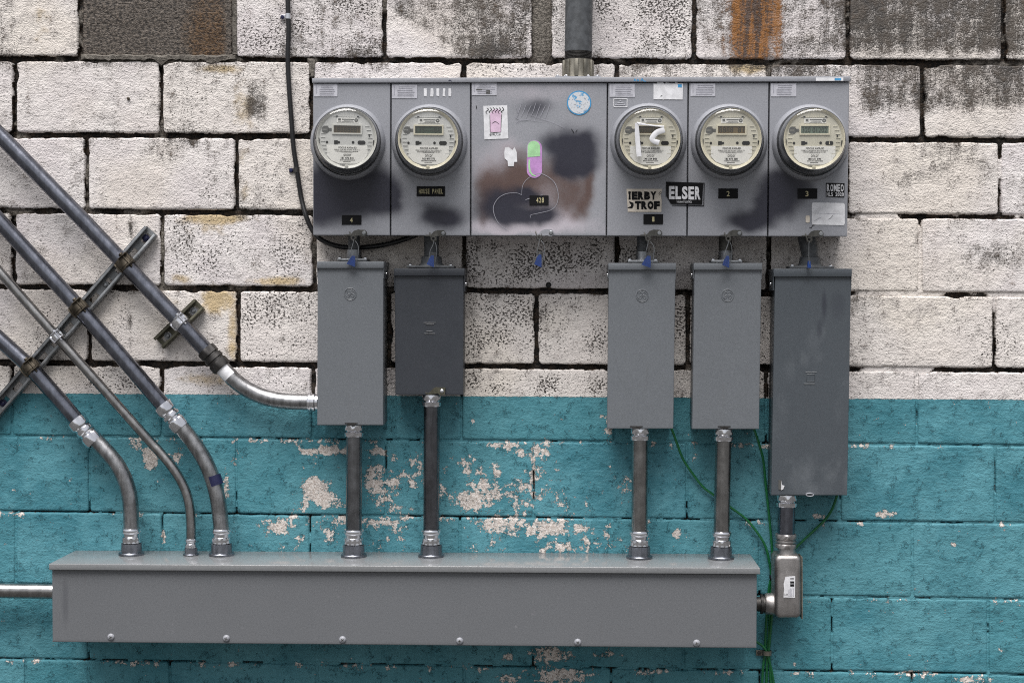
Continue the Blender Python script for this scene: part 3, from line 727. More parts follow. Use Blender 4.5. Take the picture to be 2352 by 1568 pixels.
def plate_grid(tl, tr, br, bl, d, back, masks, step=6.0, bev=0.0015):
    """sheet-metal door: dense front carrying its paint history, rounded edge, folded return"""
    c = [np.array(P(*q, d)) for q in (tl, tr, br, bl)]
    wpx = tr[0] - tl[0]; hpx = bl[1] - tl[1]
    def cuts(L):
        n = max(2, int(L / step)); s_ = np.linspace(0, 1, n + 1)
        return np.concatenate([[0, 0.9 / L, 1.6 / L], s_[1:-1], [1 - 1.6 / L, 1 - 0.9 / L, 1]])
    A, B = np.meshgrid(cuts(wpx), cuts(hpx))
    a = A[..., None]; b = B[..., None]
    pos = (c[0] * (1 - a) + c[1] * a) * (1 - b) + (c[3] * (1 - a) + c[2] * a) * b
    e = np.minimum(np.minimum(A, 1 - A) * wpx, np.minimum(B, 1 - B) * hpx) / 1.6
    pos[..., 1] += bev * (1 - np.sqrt(np.clip(1 - np.clip(1 - e, 0, 1) ** 2, 0, 1)))
    u, v = UV(pos)
    pos[..., 1] += -0.0006 * (fbm(u / 90, v / 90, int(tl[0])) - 0.5)
    nz_, nx_ = A.shape; I = np.arange(nz_ * nx_).reshape(nz_, nx_); vs = pos.reshape(-1, 3)
    quads = np.stack([I[:-1, :-1], I[1:, :-1], I[1:, 1:], I[:-1, 1:]], -1).reshape(-1, 4)
    loop = np.concatenate([I[0, :], I[1:, -1], I[-1, -2::-1], I[-2:0:-1, 0]]); k = len(loop)
    sk = vs[loop].copy(); sk[:, 1] = -back; o = len(vs); j = np.arange(k)
    side = np.stack([loop, np.roll(loop, -1), o + np.roll(j, -1), o + j], -1)
    mb = MB(); allv = np.concatenate([vs, sk]); mb.v = [tuple(p) for p in allv]
    mb.f = [tuple(map(int, f)) for f in quads] + [tuple(map(int, f)) for f in side]; mb.m = [0] * len(mb.f)
    uu, vv = UV(allv); mm = masks(uu, vv) if masks else {}
    z = np.zeros(len(allv))
    for k_ in ('spray', 'brown', 'pale'): mb.at[k_] = np.clip(mm.get(k_, z), 0, 1.2)
    return mb

def mx_blobs(u, v, L):
    t = np.zeros_like(u)
    wu = u + 26 * (fbm(u / 40, v / 40, 51) - .5); wv = v + 26 * (fbm(u / 40, v / 40, 57) - .5)
    for (a, b, c, d, w) in L: t = 1 - (1 - t) * (1 - min(w, .97) * blob(wu, wv, a, b, c * 1.06, d * 1.06, 0.95))
    return t

def panel_masks(u, v):
    spray = mx_blobs(u, v, [(800, 440, 100, 50, 1.1), (735, 448, 56, 60, 1.1), (868, 438, 48, 46, 1.1), (750, 488, 50, 26, .45), (905, 455, 14, 26, .8),
                            (1020, 497, 44, 27, 1.0), (985, 492, 20, 18, .6), (985, 470, 30, 12, .18),
                            (1292, 330, 46, 30, 1.05), (1320, 350, 46, 40, 1.05), (1330, 382, 36, 22, 1.0), (1298, 390, 22, 16, .9), (1345, 325, 26, 22, .9),
                            (1145, 472, 46, 40, 1.05), (1180, 492, 52, 20, 1.0), (1205, 449, 38, 15, 1.0), (1240, 492, 40, 22, 1.05),
                            (1222, 246, 42, 26, .52), (1240, 238, 24, 16, .3),
                            (1715, 505, 52, 24, .95), (1750, 490, 30, 30, .8), (1758, 448, 22, 34, .72), (1800, 440, 46, 46, .85), (1802, 475, 28, 24, .8), (1845, 425, 26, 30, .55), (1790, 410, 30, 20, .6)])
    cen = rect(u, v, 1083, 1394, 188, 540, 2)
    brown = mx_blobs(u, v, [(1150, 425, 52, 34, 1.1), (1190, 408, 40, 40, 1.1), (1115, 455, 16, 40, .75), (1110, 500, 20, 30, .55), (1270, 395, 34, 40, .62),
                            (1352, 430, 11, 44, .95), (1340, 478, 12, 24, .8), (1315, 430, 44, 46, .72), (1300, 470, 48, 34, .55), (1230, 430, 66, 48, .62), (1120, 440, 22, 60, .6), (1325, 497, 16, 12, .5), (1195, 365, 30, 26, .35), (1172, 352, 30, 24, .35)]) * cen
    pale = mx_blobs(u, v, [(1140, 522, 60, 14, .75), (1285, 500, 40, 22, .7), (1245, 440, 34, 34, .55), (1170, 350, 26, 26, .5), (1130, 385, 40, 40, .35),
                           (1225, 210, 90, 24, .25), (1230, 520, 120, 14, .35), (1490, 505, 60, 30, .25), (1630, 500, 50, 30, .25), (1905, 520, 50, 20, .25), (800, 525, 70, 12, .18)])
    pale = pale + cen * 0.30 + 0.10 * sst(470, 540, v)
    return dict(spray=spray, brown=brown, pale=pale)

# ------------------------------------------------------------------ meter panel
PD = 0.130
panel = thing('meter_panel', 'wide gray six-door electric meter enclosure with stickers and spray paint', 'meter panel', tuple(P(1332, 542, 0.06)))
mb = MB(); front_box(mb, (719, 188), (1951, 186), (1946, 541), (719, 539), PD - 0.028, 0.002, 0.002)
mb.build('cabinet', 'panel', panel)
mb = MB(); fq = [P(*q, PD + .006) for q in ((716.5, 180), (1954, 175.5), (1954, 187), (716.5, 190.5))]
zc = max(p.z for p in fq)
mb.bevbox(fq + [Vector((p.x, -.001, p.z)) for p in fq], .0015)
mb.build('top_cap', 'panel', panel)
covers = []
seams_t = [718, 898, 1081.5, 1395.5, 1581, 1767, 1952]
seams_b = [718.5, 897, 1081, 1393, 1578, 1763.5, 1947.5]
cover_lab = ['leftmost meter door with dark overspray below the meter', 'meter door with the HOUSE PANEL plate', 'wide blank center door covered in spray paint and stickers',
             'meter door with the black-lettered cream sticker', 'meter door numbered 2', 'rightmost meter door with the white blank label']
def lerp(a, b, t): return a + (b - a) * t
for i in range(6):
    gp = 1.6
    tl = (seams_t[i] + gp, lerp(192.6, 189.6, i / 6)); tr = (seams_t[i + 1] - gp, lerp(192.6, 189.6, (i + 1) / 6))
    bl = (seams_b[i] + gp, lerp(540, 543, i / 6)); br = (seams_b[i + 1] - gp, lerp(540, 543, (i + 1) / 6))
    mb = plate_grid(tl, tr, br, bl, PD, PD - .030, panel_masks)
    covers.append(mb.build('cover', 'panel', panel, 30, label=cover_lab[i]))

SK = PD + 0.0012      # sticker face
TX = PD + 0.0017      # print on stickers
rings = {0: (799, 327), 1: (987, 327), 3: (1489, 325), 4: (1674, 327), 5: (1861, 328)}
faces = {0: (796, 317.5), 1: (983, 319), 3: (1493, 319), 4: (1679, 319), 5: (1870.5, 319)}
for i, (u, v) in rings.items():
    mb = MB(); mb.lathe(P(u, v, PD), (0, -1, 0), [(-.002, .0985), (.003, .0982), (.011, .0955), (.018, .0915), (.0195, .0895), (.0185, .0875), (.004, .0868)], 64, caps=False)
    mb.build('socket_ring', 'panel', covers[i])

# faded instruction labels
for i, (a, b, c, d) in {0: (721, 193, 775, 222), 1: (900, 195, 958, 226), 2: (1083.5, 189, 1141, 219), 3: (1400, 193, 1458, 223), 4: (1586, 192, 1643, 221), 5: (1771, 192, 1829, 222)}.items():
    mb = MB(); mb.quad(a, b, c, d, SK)
    rnd = random.Random(i)
    for k in range(6):
        yy = b + 4 + k * 4.1; x0 = a + (13 if k > 1 else 16); x1 = c - 3 - rnd.random() * 10
        mb.quad(x0, yy, x1, yy + 1.3, TX, .0001, 1)
    mb.quad(a + 5, b + 2, a + 6.5, d - 8, TX, .0001, 1)
    if i == 2:
        mb.quad(a + 33, b + 18, a + 42, b + 27, TX, .0001, 2); mb.quad(a + 10, b + 16, a + 24, b + 18, TX + .0002, .0001, 2)
    mb.build('instruction_label', ['paper', 'print', 'port'], covers[i])
# name plates
for i, (a, b, c, d, s, tu) in {0: (785, 494, 830, 516, '4', (804, 500, 810, 511)), 1: (957, 428, 1022, 451, 'HOUSE PANEL', (961.5, 434, 1018, 445)), 2: (1216, 449, 1260, 471, '428', (1231, 454, 1250, 465.5)),
                              3: (1478, 492, 1523, 515, '1', (1498, 498, 1503, 509)), 4: (1650, 433, 1695, 456, '2', (1669, 439, 1676, 451)), 5: (1832, 433, 1877, 456.5, '3', (1850, 439, 1857, 451))}.items():
    mb = MB(); mb.quad(a, b, c, d, SK + .0008, .001); (mb.text(s, *tu, TX + .0008, 1, 0.008) if len(s) == 1 else mb.letters(s, *tu, TX + .0008, 1, 0.008, .26))
    mb.build('name_plate', ['ink', 'gold'], covers[i])
# five white dabs
rnd = random.Random(3)
for k, x in enumerate((973, 988, 1002, 1016, 1029)):
    mb = MB(); mb.poly([(x + rnd.random() * 2, 203), (x + rnd.random(), 222 - rnd.random() * 2), (x + 7, 222), (x + 5.5 + rnd.random() * 3, 214), (x + 7, 203.5)], SK)
    mb.build('paint_dab', 'white', covers[1])
# center door
mb = MB(); mb.slab([P(1110, 243.5, SK), P(1112.5, 320.5, SK), P(1167.5, 318.5, SK), P(1165, 242, SK)], .0004)
mb.poly([(1126, 304), (1125, 262), (1132, 252), (1146, 251), (1152, 262), (1150.5, 303.5)], TX, .0001, 1)
for q in range(6):
    x = 1119 + q * 7.0; mb.ribbon([(x, 262 - (q % 2) * 3), (x - 3, 257), (x + 3, 252), (x - 1, 248 - (q % 3))], TX + .0002, .0018, 2)
for q in ([(1126, 304), (1125.5, 280), (1125, 264)], [(1150.5, 303.5), (1151, 282), (1152, 262)], [(1126, 304), (1138, 304.5), (1150.5, 303.5)], [(1130, 284), (1138, 280), (1147, 286)]): mb.ribbon(q, TX + .0002, .0016, 2)
mb.text('@TIPS_IT_UP', 1124.5, 307, 1150, 312.5, TX, 2, 0.02)
mb.build('sticker', ['white', 'pink', 'ink'], covers[2], label='white rectangular sticker with a pink print')
mb = MB()
circ = lambda cu, cv, r, n=36, k=1.0: [(cu + r * math.cos(-2 * math.pi * j / n), cv + k * r * math.sin(-2 * math.pi * j / n)) for j in range(n)]
mb.poly(circ(1330, 236.5, 28), SK, .0004, 0); mb.poly(circ(1330, 236.5, 25.2), TX, .0003, 1)
mb.build('sticker', ['blue', 'round_worn'], covers[2], label='round worn sticker with a blue rim')
mb = MB()
cap = lambda cu, v0, v1, r: [(cu + r * math.cos(a), v0 + r - r * math.sin(a)) for a in np.linspace(0, math.pi, 15)] + [(cu - r * math.cos(a), v1 - r + r * math.sin(a)) for a in np.linspace(0, math.pi, 15)]
mb.poly(cap(1227.5, 322.5, 409, 17.5), SK, .0004, 0)
mb.poly([(1226 + 14.5 * math.cos(a), 338 - 14.5 * math.sin(a)) for a in np.linspace(0, math.pi, 15)] + [(1211.5, 361), (1240.5, 359)], TX, .0003, 1)
mb.poly([(1214, 367), (1213.5, 385), (1216, 396), (1222, 403), (1230, 405.5), (1231, 404), (1224, 400), (1219.5, 394), (1217.5, 384), (1217.5, 367)], TX, .0003, 1)
mb.build('sticker', ['purple', 'mint'], covers[2], label='green and purple pill-shaped sticker')
mb = MB(); mb.poly([(1160, 339), (1158, 352), (1159, 364), (1166, 370), (1167, 382), (1180, 382), (1181, 372), (1188, 372), (1187, 350), (1182, 338), (1177, 345), (1168, 338)], SK)
mb.build('torn_paper', 'white', covers[2])
sq = lambda L, w: MB().ribbon(L, PD + .0016, w).build('scratch', 'print', covers[2])
sq([(1198, 446), (1201, 425), (1214, 409), (1236, 399), (1255, 404), (1274, 420), (1282, 445), (1279, 468), (1266, 482), (1240, 489), (1219, 494), (1219, 500)], .0013)
sq([(1199, 448), (1184, 443), (1160, 446), (1142, 458), (1133, 478), (1138, 500), (1150, 518), (1168, 529)], .0013)
sq([(1207, 459), (1225, 453), (1246, 448)], .0020)
for k in range(7):
    x = 1186 + k * 11
    sq([(x, 272 - (k % 2) * 4), (x + 6, 255), (x + 12, 236 + (k % 3) * 3)], .0013)
sq([(1184, 240), (1190, 262), (1184, 270), (1200, 276), (1220, 272)], .0013); sq([(1184, 284), (1192, 278), (1215, 276), (1245, 280)], .0010)
sq([(1218, 264), (1250, 275), (1276, 284), (1300, 296)], .0009)
def scribble(L, d, w, mat, par): MB().ribbon(L, d, w).build('marker_scribble', mat, par)
scribble([(1312, 296), (1317, 303), (1318, 306)], SK, .0016, 'ink', covers[2]); scribble([(1326, 298), (1322, 304)], SK, .0014, 'ink', covers[2]); scribble([(1094, 243), (1094.5, 250)], SK, .002, 'ink', covers[2])
# door with the cream sticker
mb = MB(); mb.poly([(1501, 192), (1501, 228.5), (1522, 228.5), (1524, 229.5), (1526, 228.5), (1568, 229), (1569, 192), (1556, 192), (1556, 190), (1551, 189.5), (1551, 192), (1536, 191), (1530, 190), (1526, 193), (1523, 190), (1509, 190), (1508, 193)], SK)
mb.quad(1557, 194, 1566, 201, TX, .0001, 1); mb.poly([(1517, 221), (1517.5, 222.5), (1521.5, 219.5), (1521, 218.5)], TX, .0001, 2)
mb.build('sticker', ['white', 'blue', 'port'], covers[3], label='torn blank white sticker')
mb = MB()
for q in ((1409, 226.5, 1441, 228.2), (1409.5, 244.5, 1441, 246.2), (1409, 228.2, 1410.6, 244.5), (1439.5, 228.2, 1441, 244.5)): mb.quad(*q, SK, .0003)
for q in ((1423, 231, 1427, 233), (1418, 235.5, 1432, 237.6), (1413, 240, 1436, 242)): mb.quad(*q, SK, .0003, 1)
mb.build('stencil_mark', ['white', 'paper'], covers[3])
mb = MB(); mb.poly([(1439, 434), (1441, 470), (1442, 486.5), (1519, 487), (1520, 462), (1518, 448), (1521, 434)], SK)
mb.poly([(1443, 440), (1443, 443), (1444.5, 448), (1443.5, 458.5), (1448.5, 458.5), (1448, 448), (1449, 440)], TX, .0002, 1)
mb.letters('ERBY', 1450.5, 440, 1508, 459, TX, 1, 0.08, .05)
mb.letters('TROF', 1458, 462, 1516, 481, TX, 1, 0.08, .05)
mb.poly([(1441, 478), (1447, 478.5), (1452, 479), (1455.5, 472), (1455, 466), (1450, 464), (1445, 462.5), (1446, 467), (1450, 470), (1448.5, 474), (1444, 475.5)], TX, .0002, 1)
for q in ([(1513, 446), (1515, 442), (1519, 440)], [(1514, 449), (1516.5, 445), (1520, 443)]): mb.ribbon(q, TX, .0012, 1)
mb.build('sticker', ['cream', 'ink'], covers[3], label='torn cream sticker with black psychedelic lettering')
mb = MB()
mb.poly([(1531.5, 419.5), (1531.5, 452), (1541, 468.5), (1612.5, 470.5), (1615, 421.5)], SK + .0004, .0006, 0)
for q in ([(1529.8, 417.5), (1529.8, 419.2), (1618, 422), (1618.2, 420)], [(1529.6, 417.5), (1529.2, 452), (1530.8, 452), (1531.2, 418)], [(1616.6, 420), (1615.6, 472), (1617.2, 472.5), (1618.2, 420)], [(1544, 470.5), (1544, 472.2), (1617, 474), (1617, 472.2)]):
    mb.poly(q, SK + .0004, .0006, 0)
mb.letters('ELSER', 1535.5, 427.5, 1610, 457.5, TX + .0004, 1, 0.045, .13, .016)
mb.text('YOU KANT KONTROL', 1554, 461.5, 1589, 466, TX + .0004, 1, 0.01)
mb.build('sticker', ['ink', 'white'], covers[3], label='black ELSER sticker bridging two doors')
# rightmost door
mb = MB(); mb.slab([P(1897.3, 420, SK), P(1897, 452, SK), P(1939.5, 453.5, SK), P(1940, 421, SK)], .0004)
mb.letters('ROMEO', 1898.5, 423, 1938.5, 440, TX, 1, 0.035, .16, .01); mb.letters('HLS 2020', 1898.5, 442, 1938.5, 450.5, TX, 1, 0.02, .16, .01)
mb.build('sticker', ['ink', 'white'], covers[5], label='small black ROMEO HLS 2020 sticker')
def rrect(u0, v0, u1, v1, r, sk=0.0):
    o = []
    for cx, cy, a0 in ((u1 - r, v0 + r, 0), (u0 + r, v0 + r, 90), (u0 + r, v1 - r, 180), (u1 - r, v1 - r, 270)):
        for k in range(5):
            a = rad(a0 + k * 22.5); x = cx + r * math.cos(a); o.append((x, cy - r * math.sin(a) + sk * (x - u0)))
    return o
mb = MB(); mb.poly(rrect(1864.5, 465, 1940.5, 516, 5, .02), SK)
for L, w in (([(1868, 490), (1890, 490), (1915, 491.5), (1938, 492)], .0008), ([(1870, 508), (1880, 502), (1887, 499)], .0009)): mb.ribbon(L, TX, w, 1)
mb.ribbon([(1903, 504), (1909, 500), (1913, 494)], TX, .0012, 2)
mb.build('sticker', ['white', 'print', 'port'], covers[5], label='blank white label with rounded corners')
mb = MB(); mb.poly(rrect(1850.5, 495, 1860, 511.5, 3), SK); mb.build('sticker', 'cream', covers[5], label='tiny worn white label')
scribble([(1859, 522), (1863, 523.5), (1867, 518), (1872, 516.5)], SK, .0016, 'ink', covers[5])
mb = MB(); mb.quad(1874, 178.4, 1937, 186, PD + .0068, .0005); mb.quad(1917, 180, 1932, 185, PD + .0072, .0002, 1); mb.build('sticker', ['white', 'blue'], panel, label='narrow white strip on the cap')
for q in ([(1456, 187), (1458, 182), (1460, 186.6)], [(1463, 187), (1465, 183), (1467, 187)], [(1472, 187), (1475, 181), (1478, 186), (1484, 187)]): scribble(q, PD + .0066, .0024, 'blue', panel)
mb = MB(); mb.ribbon([(1030, 186), (1034, 184.5), (1037, 187)], PD + .0066, .002); mb.build('marker_scribble', 'navy', panel)
# latches
latch = [(0, .72), (.30, .66), (.42, .22), (.60, .02), (.90, .06), (1.0, .40), (.97, .78), (.88, .98), (.70, .84), (.55, .88), (0, .86)]
latches = {0: (790, 527, 843, 543.5), 1: (976, 528, 1024, 544.5), 2: (1222, 526, 1272, 543.5), 3: (1471, 527, 1521, 544), 4: (1655, 527.5, 1705, 544.5), 5: (1842, 528.5, 1892, 545.5)}
for i, (a, b, c, d) in latches.items():
    mb = MB(); mb.slab([P(a + (c - a) * x, b + (d - b) * y, PD + .005) for x, y in latch][::-1], .004)
    r_ = P(a + (c - a) * .87, b + (d - b) * .5, PD + .005)
    mb.lathe(r_, (0, -1, 0), [(-.001, .0058), (.001, .0055), (.0022, .0042), (.0024, .001)], 16, 1)
    mb.build('latch', ['panel' if i == 2 else 'latch', 'strut'], covers[i])

# ------------------------------------------------------------------ electric meters
def meter(i, face_m, rim_m, lcd_m, lcd_text, serial, model, label):
    ru, rv = rings[i]; fu, fv = faces[i]
    b0 = P(ru, rv, PD); f0 = P(fu, fv, PD + .098)
    n = (f0 - b0).normalized(); ex = Vector((1, 0, 0)); ex = (ex - n * ex.dot(n)).normalized(); ey = n.cross(ex) * -1
    if ey.z < 0: ey = -ey
    HH = (f0 - b0).length; Rf = 0.0748
    fr = (ex, ey, n)
    L = lambda x, y, h=0.0: b0 + n * (HH + h) + ex * (x * Rf) + ey * (y * Rf)
    t = thing('electric_meter', label, 'electric meter', tuple(b0), 'round electric meters on the panel')
    lat = lambda mb, prof, mat=0, seg=64, caps=False, c=None: mb.lathe(c if c is not None else b0, n, prof, seg, mat, caps, 0, fr)
    mb = MB(); lat(mb, [(.000, .0862), (.016, .0862), (.019, .0872), (.024, .0868), (.026, .0850), (.034, .0848), (.036, .0858), (.040, .0856), (.042, .0842)])
    mb.build('drum', 'drum', t)
    mb = MB(); lat(mb, [(.042, .0842), (.060, .0826), (.078, .0808), (HH - .006, .0790), (HH - .002, .0780), (HH + .0004, .0769), (HH + .0002, .0764), (HH - .003, .0763)])
    mb.build('shell', 'smoke', t)
    mb = MB(); lat(mb, [(HH - .003, .0762), (HH + .0006, .0761), (HH - .0004, .0744), (HH - .0035, .0710), (HH - .006, .0688)]); mb.build('rim', rim_m, t)
    mb = MB(); lat(mb, [(HH - .020, .0712), (HH - .0062, .0704), (HH - .0060, .0005)], seg=48, caps=True)
    # moulded ribs round the edge
    for sgn in (-1, 1):
        for k in range(8):
            y = .42 - k * .13; x = sgn * math.sqrt(max(.01, .88 ** 2 - y * y))
            mb.box(L(x - sgn * .08, y, -.0056), (.0055, .0005, .0008), (ex, ey, n))
    for k in range(7):
        mb.box(L(-.24 + k * .08, .80, -.0056), (.0005, .005, .0006), (ex, ey, n))
    mb.box(L(0, .735, -.0056), (.034, .0006, .0006), (ex, ey, n))
    fp = mb.build('face_plate', face_m, t)
    # display
    bx = lambda mb, x0, x1, y0, y1, h, th, mat=0: mb.box(L((x0 + x1) / 2, (y0 + y1) / 2, h - th / 2), (abs(x1 - x0) / 2 * Rf, abs(y1 - y0) / 2 * Rf, th / 2), (ex, ey, n), 0, mat)
    h0 = -.006
    mb = MB()
    bx(mb, -.49, .52, .430, .475, h0 + .003, .004); bx(mb, -.49, .52, .136, .185, h0 + .003, .004); bx(mb, -.49, -.44, .185, .43, h0 + .003, .004); bx(mb, .47, .52, .185, .43, h0 + .003, .004)
    bx(mb, -.44, .47, .185, .43, h0 + .0008, .001, 1)
    a, fs = text_mesh(lcd_text, 0.0)
    mb.add([L(-.40 + .82 * x, .215 + .17 * y, h0 + .0012) for x, y in a], fs, 2)
    mb.build('display', [rim_m, lcd_m, 'segment'], fp)
    # labels
    mb = MB(); bx(mb, -.335, .393, .53, .70, h0 + .0008, .001)
    for (x0, x1, y0, y1) in ((-.29, -.20, .60, .67), (-.16, .25, .625, .66), (-.10, .22, .585, .60), (-.16, .25, .548, .566), (-.29, -.18, .56, .575)): bx(mb, x0, x1, y0, y1, h0 + .0011, .0002, 1)
    lat(mb, [(0, .0048), (.0004, .0048)], 1, 14, True, L(.32, .62, h0 + .0009)); bx(mb, .295, .345, .61, .628, h0 + .0016, .0002, 0)
    mb.build('rating_label', ['mlabel', 'port'], fp)
    mb = MB(); pts = [(-.66, -.24), (.712, -.24), (.712, -.55), (.56, -.76), (.30, -.86), (-.24, -.86), (-.50, -.76), (-.66, -.58)]
    mb.slab([L(x, y, h0 + .001) for x, y in pts][::-1], .001, 0, -n)
    def tx(s, x0, x1, y0, y1, bold=.02):
        a, fs = text_mesh(s, bold); mb.add([L(x0 + (x1 - x0) * x, y0 + (y1 - y0) * y, h0 + .0014) for x, y in a], fs, 1)
    tx('FOCUS ' + model, -.27, .34, -.345, -.285); tx('FORM 2S CL200 240V 3W 60Hz TA=30 Kh 7.2', -.42, .46, -.405, -.365, .01)
    tx('oncor', -.10, .16, -.605, -.525, 0.0); tx(serial, -.19, .24, -.70, -.635, .03)
    rnd = random.Random(i)
    for (x0, x1, y0, y1) in ((-.37, .40, -.455, -.425), (-.22, .28, -.755, -.720)):
        x = x0
        while x < x1:
            w = rnd.choice((.010, .016, .024)); bx(mb, x, x + w, y0, y1, h0 + .0013, .0002, 1); x += w + rnd.choice((.009, .014))
    bx(mb, -.17, .20, -.477, -.468, h0 + .0013, .0002, 1); bx(mb, -.12, .14, -.80, -.785, h0 + .0013, .0002, 1)
    mb.build('serial_label', ['mlabel', 'ink'], fp)
    # ports
    PM = ['port', 'black', rim_m]
    mb = MB(); lat(mb, [(0, .0094), (.0008, .0094)], 0, 24, True, L(-.716, .29, h0)); bx(mb, -.62, -.51, .24, .34, h0 + .0008, .001, 0); mb.build('optical_port', PM, fp)
    for x, y, r in ((-.665, -.136, .0031), (.218, -.130, .0034)):
        mb = MB(); lat(mb, [(0, r), (.0009, r)], 1, 14, True, L(x, y, h0)); mb.build('port', PM, fp)
    mb = MB(); bx(mb, -.424, -.30, -.20, -.07, h0 + .0009, .001, 1); bx(mb, -.302, -.225, -.17, -.10, h0 + .0008, .001, 1); mb.build('port', PM, fp); mb = MB()
    bx(mb, .44, .57, -.20, -.068, h0 + .0009, .001, 1)
    for x in (.44, .57): lat(mb, [(0, .0051), (.00085, .0051)], 1, 16, True, L(x, -.134, h0))
    if i == 5: bx(mb, .495, .52, -.18, -.09, h0 + .0012, .0003, 2)
    mb.build('port', PM, fp)
    for (x0, x1, y0, y1) in ((-.37, -.30, .73, .76), (.345, .415, .73, .76), (.745, .785, .07, .15), (-.945, -.915, -.26, .0), (.90, .945, -.30, -.05), (-.25, -.05, -.935, -.905)):
        mb = MB(); bx(mb, x0, x1, y0, y1, h0 + .0022, .003, 1); mb.build('slot', PM, fp)
    mb = MB(); lat(mb, [(0, .0048), (.002, .0045), (.0026, .003)], 0, 18, True, L(0, -.955, -.0012)); mb.build('seal_button', rim_m, t)
    mb = MB(); lat(mb, [(HH + .0008, .0745), (HH + .0030, .0710), (HH + .0044, .064), (HH + .0054, .049), (HH + .0060, .028), (HH + .0062, .0005)], seg=48); mb.build('glass_cover', 'glass', t)
    return t, L, n

meter(0, 'face', 'rim', 'lcd_dark', '18888881', '181 472 315', 'AXRe-SD', 'leftmost round electric meter, pale gray face with a dark brown display')
meter(1, 'face', 'rim_cream', 'lcd_green', '135----88', '162 870 773', 'AXR-SD', 'round electric meter with a dark green display above the HOUSE PANEL plate')
mt3, L3, n3 = meter(3, 'face_cream', 'rim_cream', 'lcd_dark', '88888888', '140 334 848', 'AXR-SD', 'cream-faced round electric meter daubed with white paint strokes')
meter(4, 'face_cream', 'rim_cream', 'lcd_brown', '8888  81', '183 875 580', 'AXR-SD', 'cream-faced round electric meter with a brown display above plate 2')
meter(5, 'face_cream', 'rim_cream', 'lcd_pale', '320 01202', '185 611 690', 'AXR-SD', 'rightmost round electric meter, pale green display')
def stroke(L, pts, ws, h=.0066):
    mb = MB(); q = smooth([L(x, y, h) for x, y in pts], 8); k = len(q); vs = []; N_ = n3
    for i, p in enumerate(q):
        t = (q[min(i + 1, k - 1)] - q[max(i - 1, 0)]).normalized(); s_ = t.cross(N_).normalized()
        w = np.interp(i / (k - 1), np.linspace(0, 1, len(ws)), ws)
        vs += [p - s_ * w, p - s_ * w * .6 + N_ * .0010, p + s_ * w * .6 + N_ * .0010, p + s_ * w]
    mb.add(vs, [(4 * i + j, 4 * i + j + 1, 4 * i + j + 5, 4 * i + j + 4) for i in range(k - 1) for j in range(3)] + [(0, 1, 2, 3), (4 * k - 1, 4 * k - 2, 4 * k - 3, 4 * k - 4)])
    mb.build('paint_stroke', 'white', mt3)
stroke(L3, [(-.46, .52), (-.44, .20), (-.41, -.15), (-.36, -.60)], [.0042, .0058, .0060, .0062])
stroke(L3, [(-.46, .50), (-.15, .46), (.20, .42), (.46, .40)], [.0042, .0020, .0016, .0020])
stroke(L3, [(.48, .30), (.22, .20), (.07, .02), (.12, -.08), (.30, -.14)], [.0072, .0070, .0066, .0060, .0066])

# ------------------------------------------------------------------ breakers
def smudge_masks(u, v):
    w = u + 22 * (fbm(u / 60, v / 60, 5) - .5)
    n = fbm((w + v * .25) / 46, v / 110, 71, 5); n2 = fbm((u - v * .3) / 30, v / 60, 73, 4)
    pl = 0.62 * sst(.45, .75, n) * (0.5 + 0.7 * n2)
    for (a, b, c, d, k) in ((1825, 1060, 40, 12, .5), (1815, 850, 24, 40, .5), (1850, 890, 40, 14, .4), (1840, 940, 30, 60, .35), (1800, 1020, 20, 60, .3)):
        pl = np.maximum(pl, k * blob(u, v, a, b, c, d, 1.2))
    sp = 0.5 * blob(u, v, 1893, 700, 7, 40, 1.5) + 0.4 * blob(u, v, 1882, 755, 8, 26, 1.5) + 0.3 * blob(u, v, 1925, 700, 22, 40)
    return dict(spray=sp, brown=u * 0, pale=pl * 1.0)
def light_masks(u, v):
    return dict(spray=u * 0, brown=u * 0, pale=0.08 + 0.10 * sst(.45, .7, fbm(u / 50, v / 90, 15)))
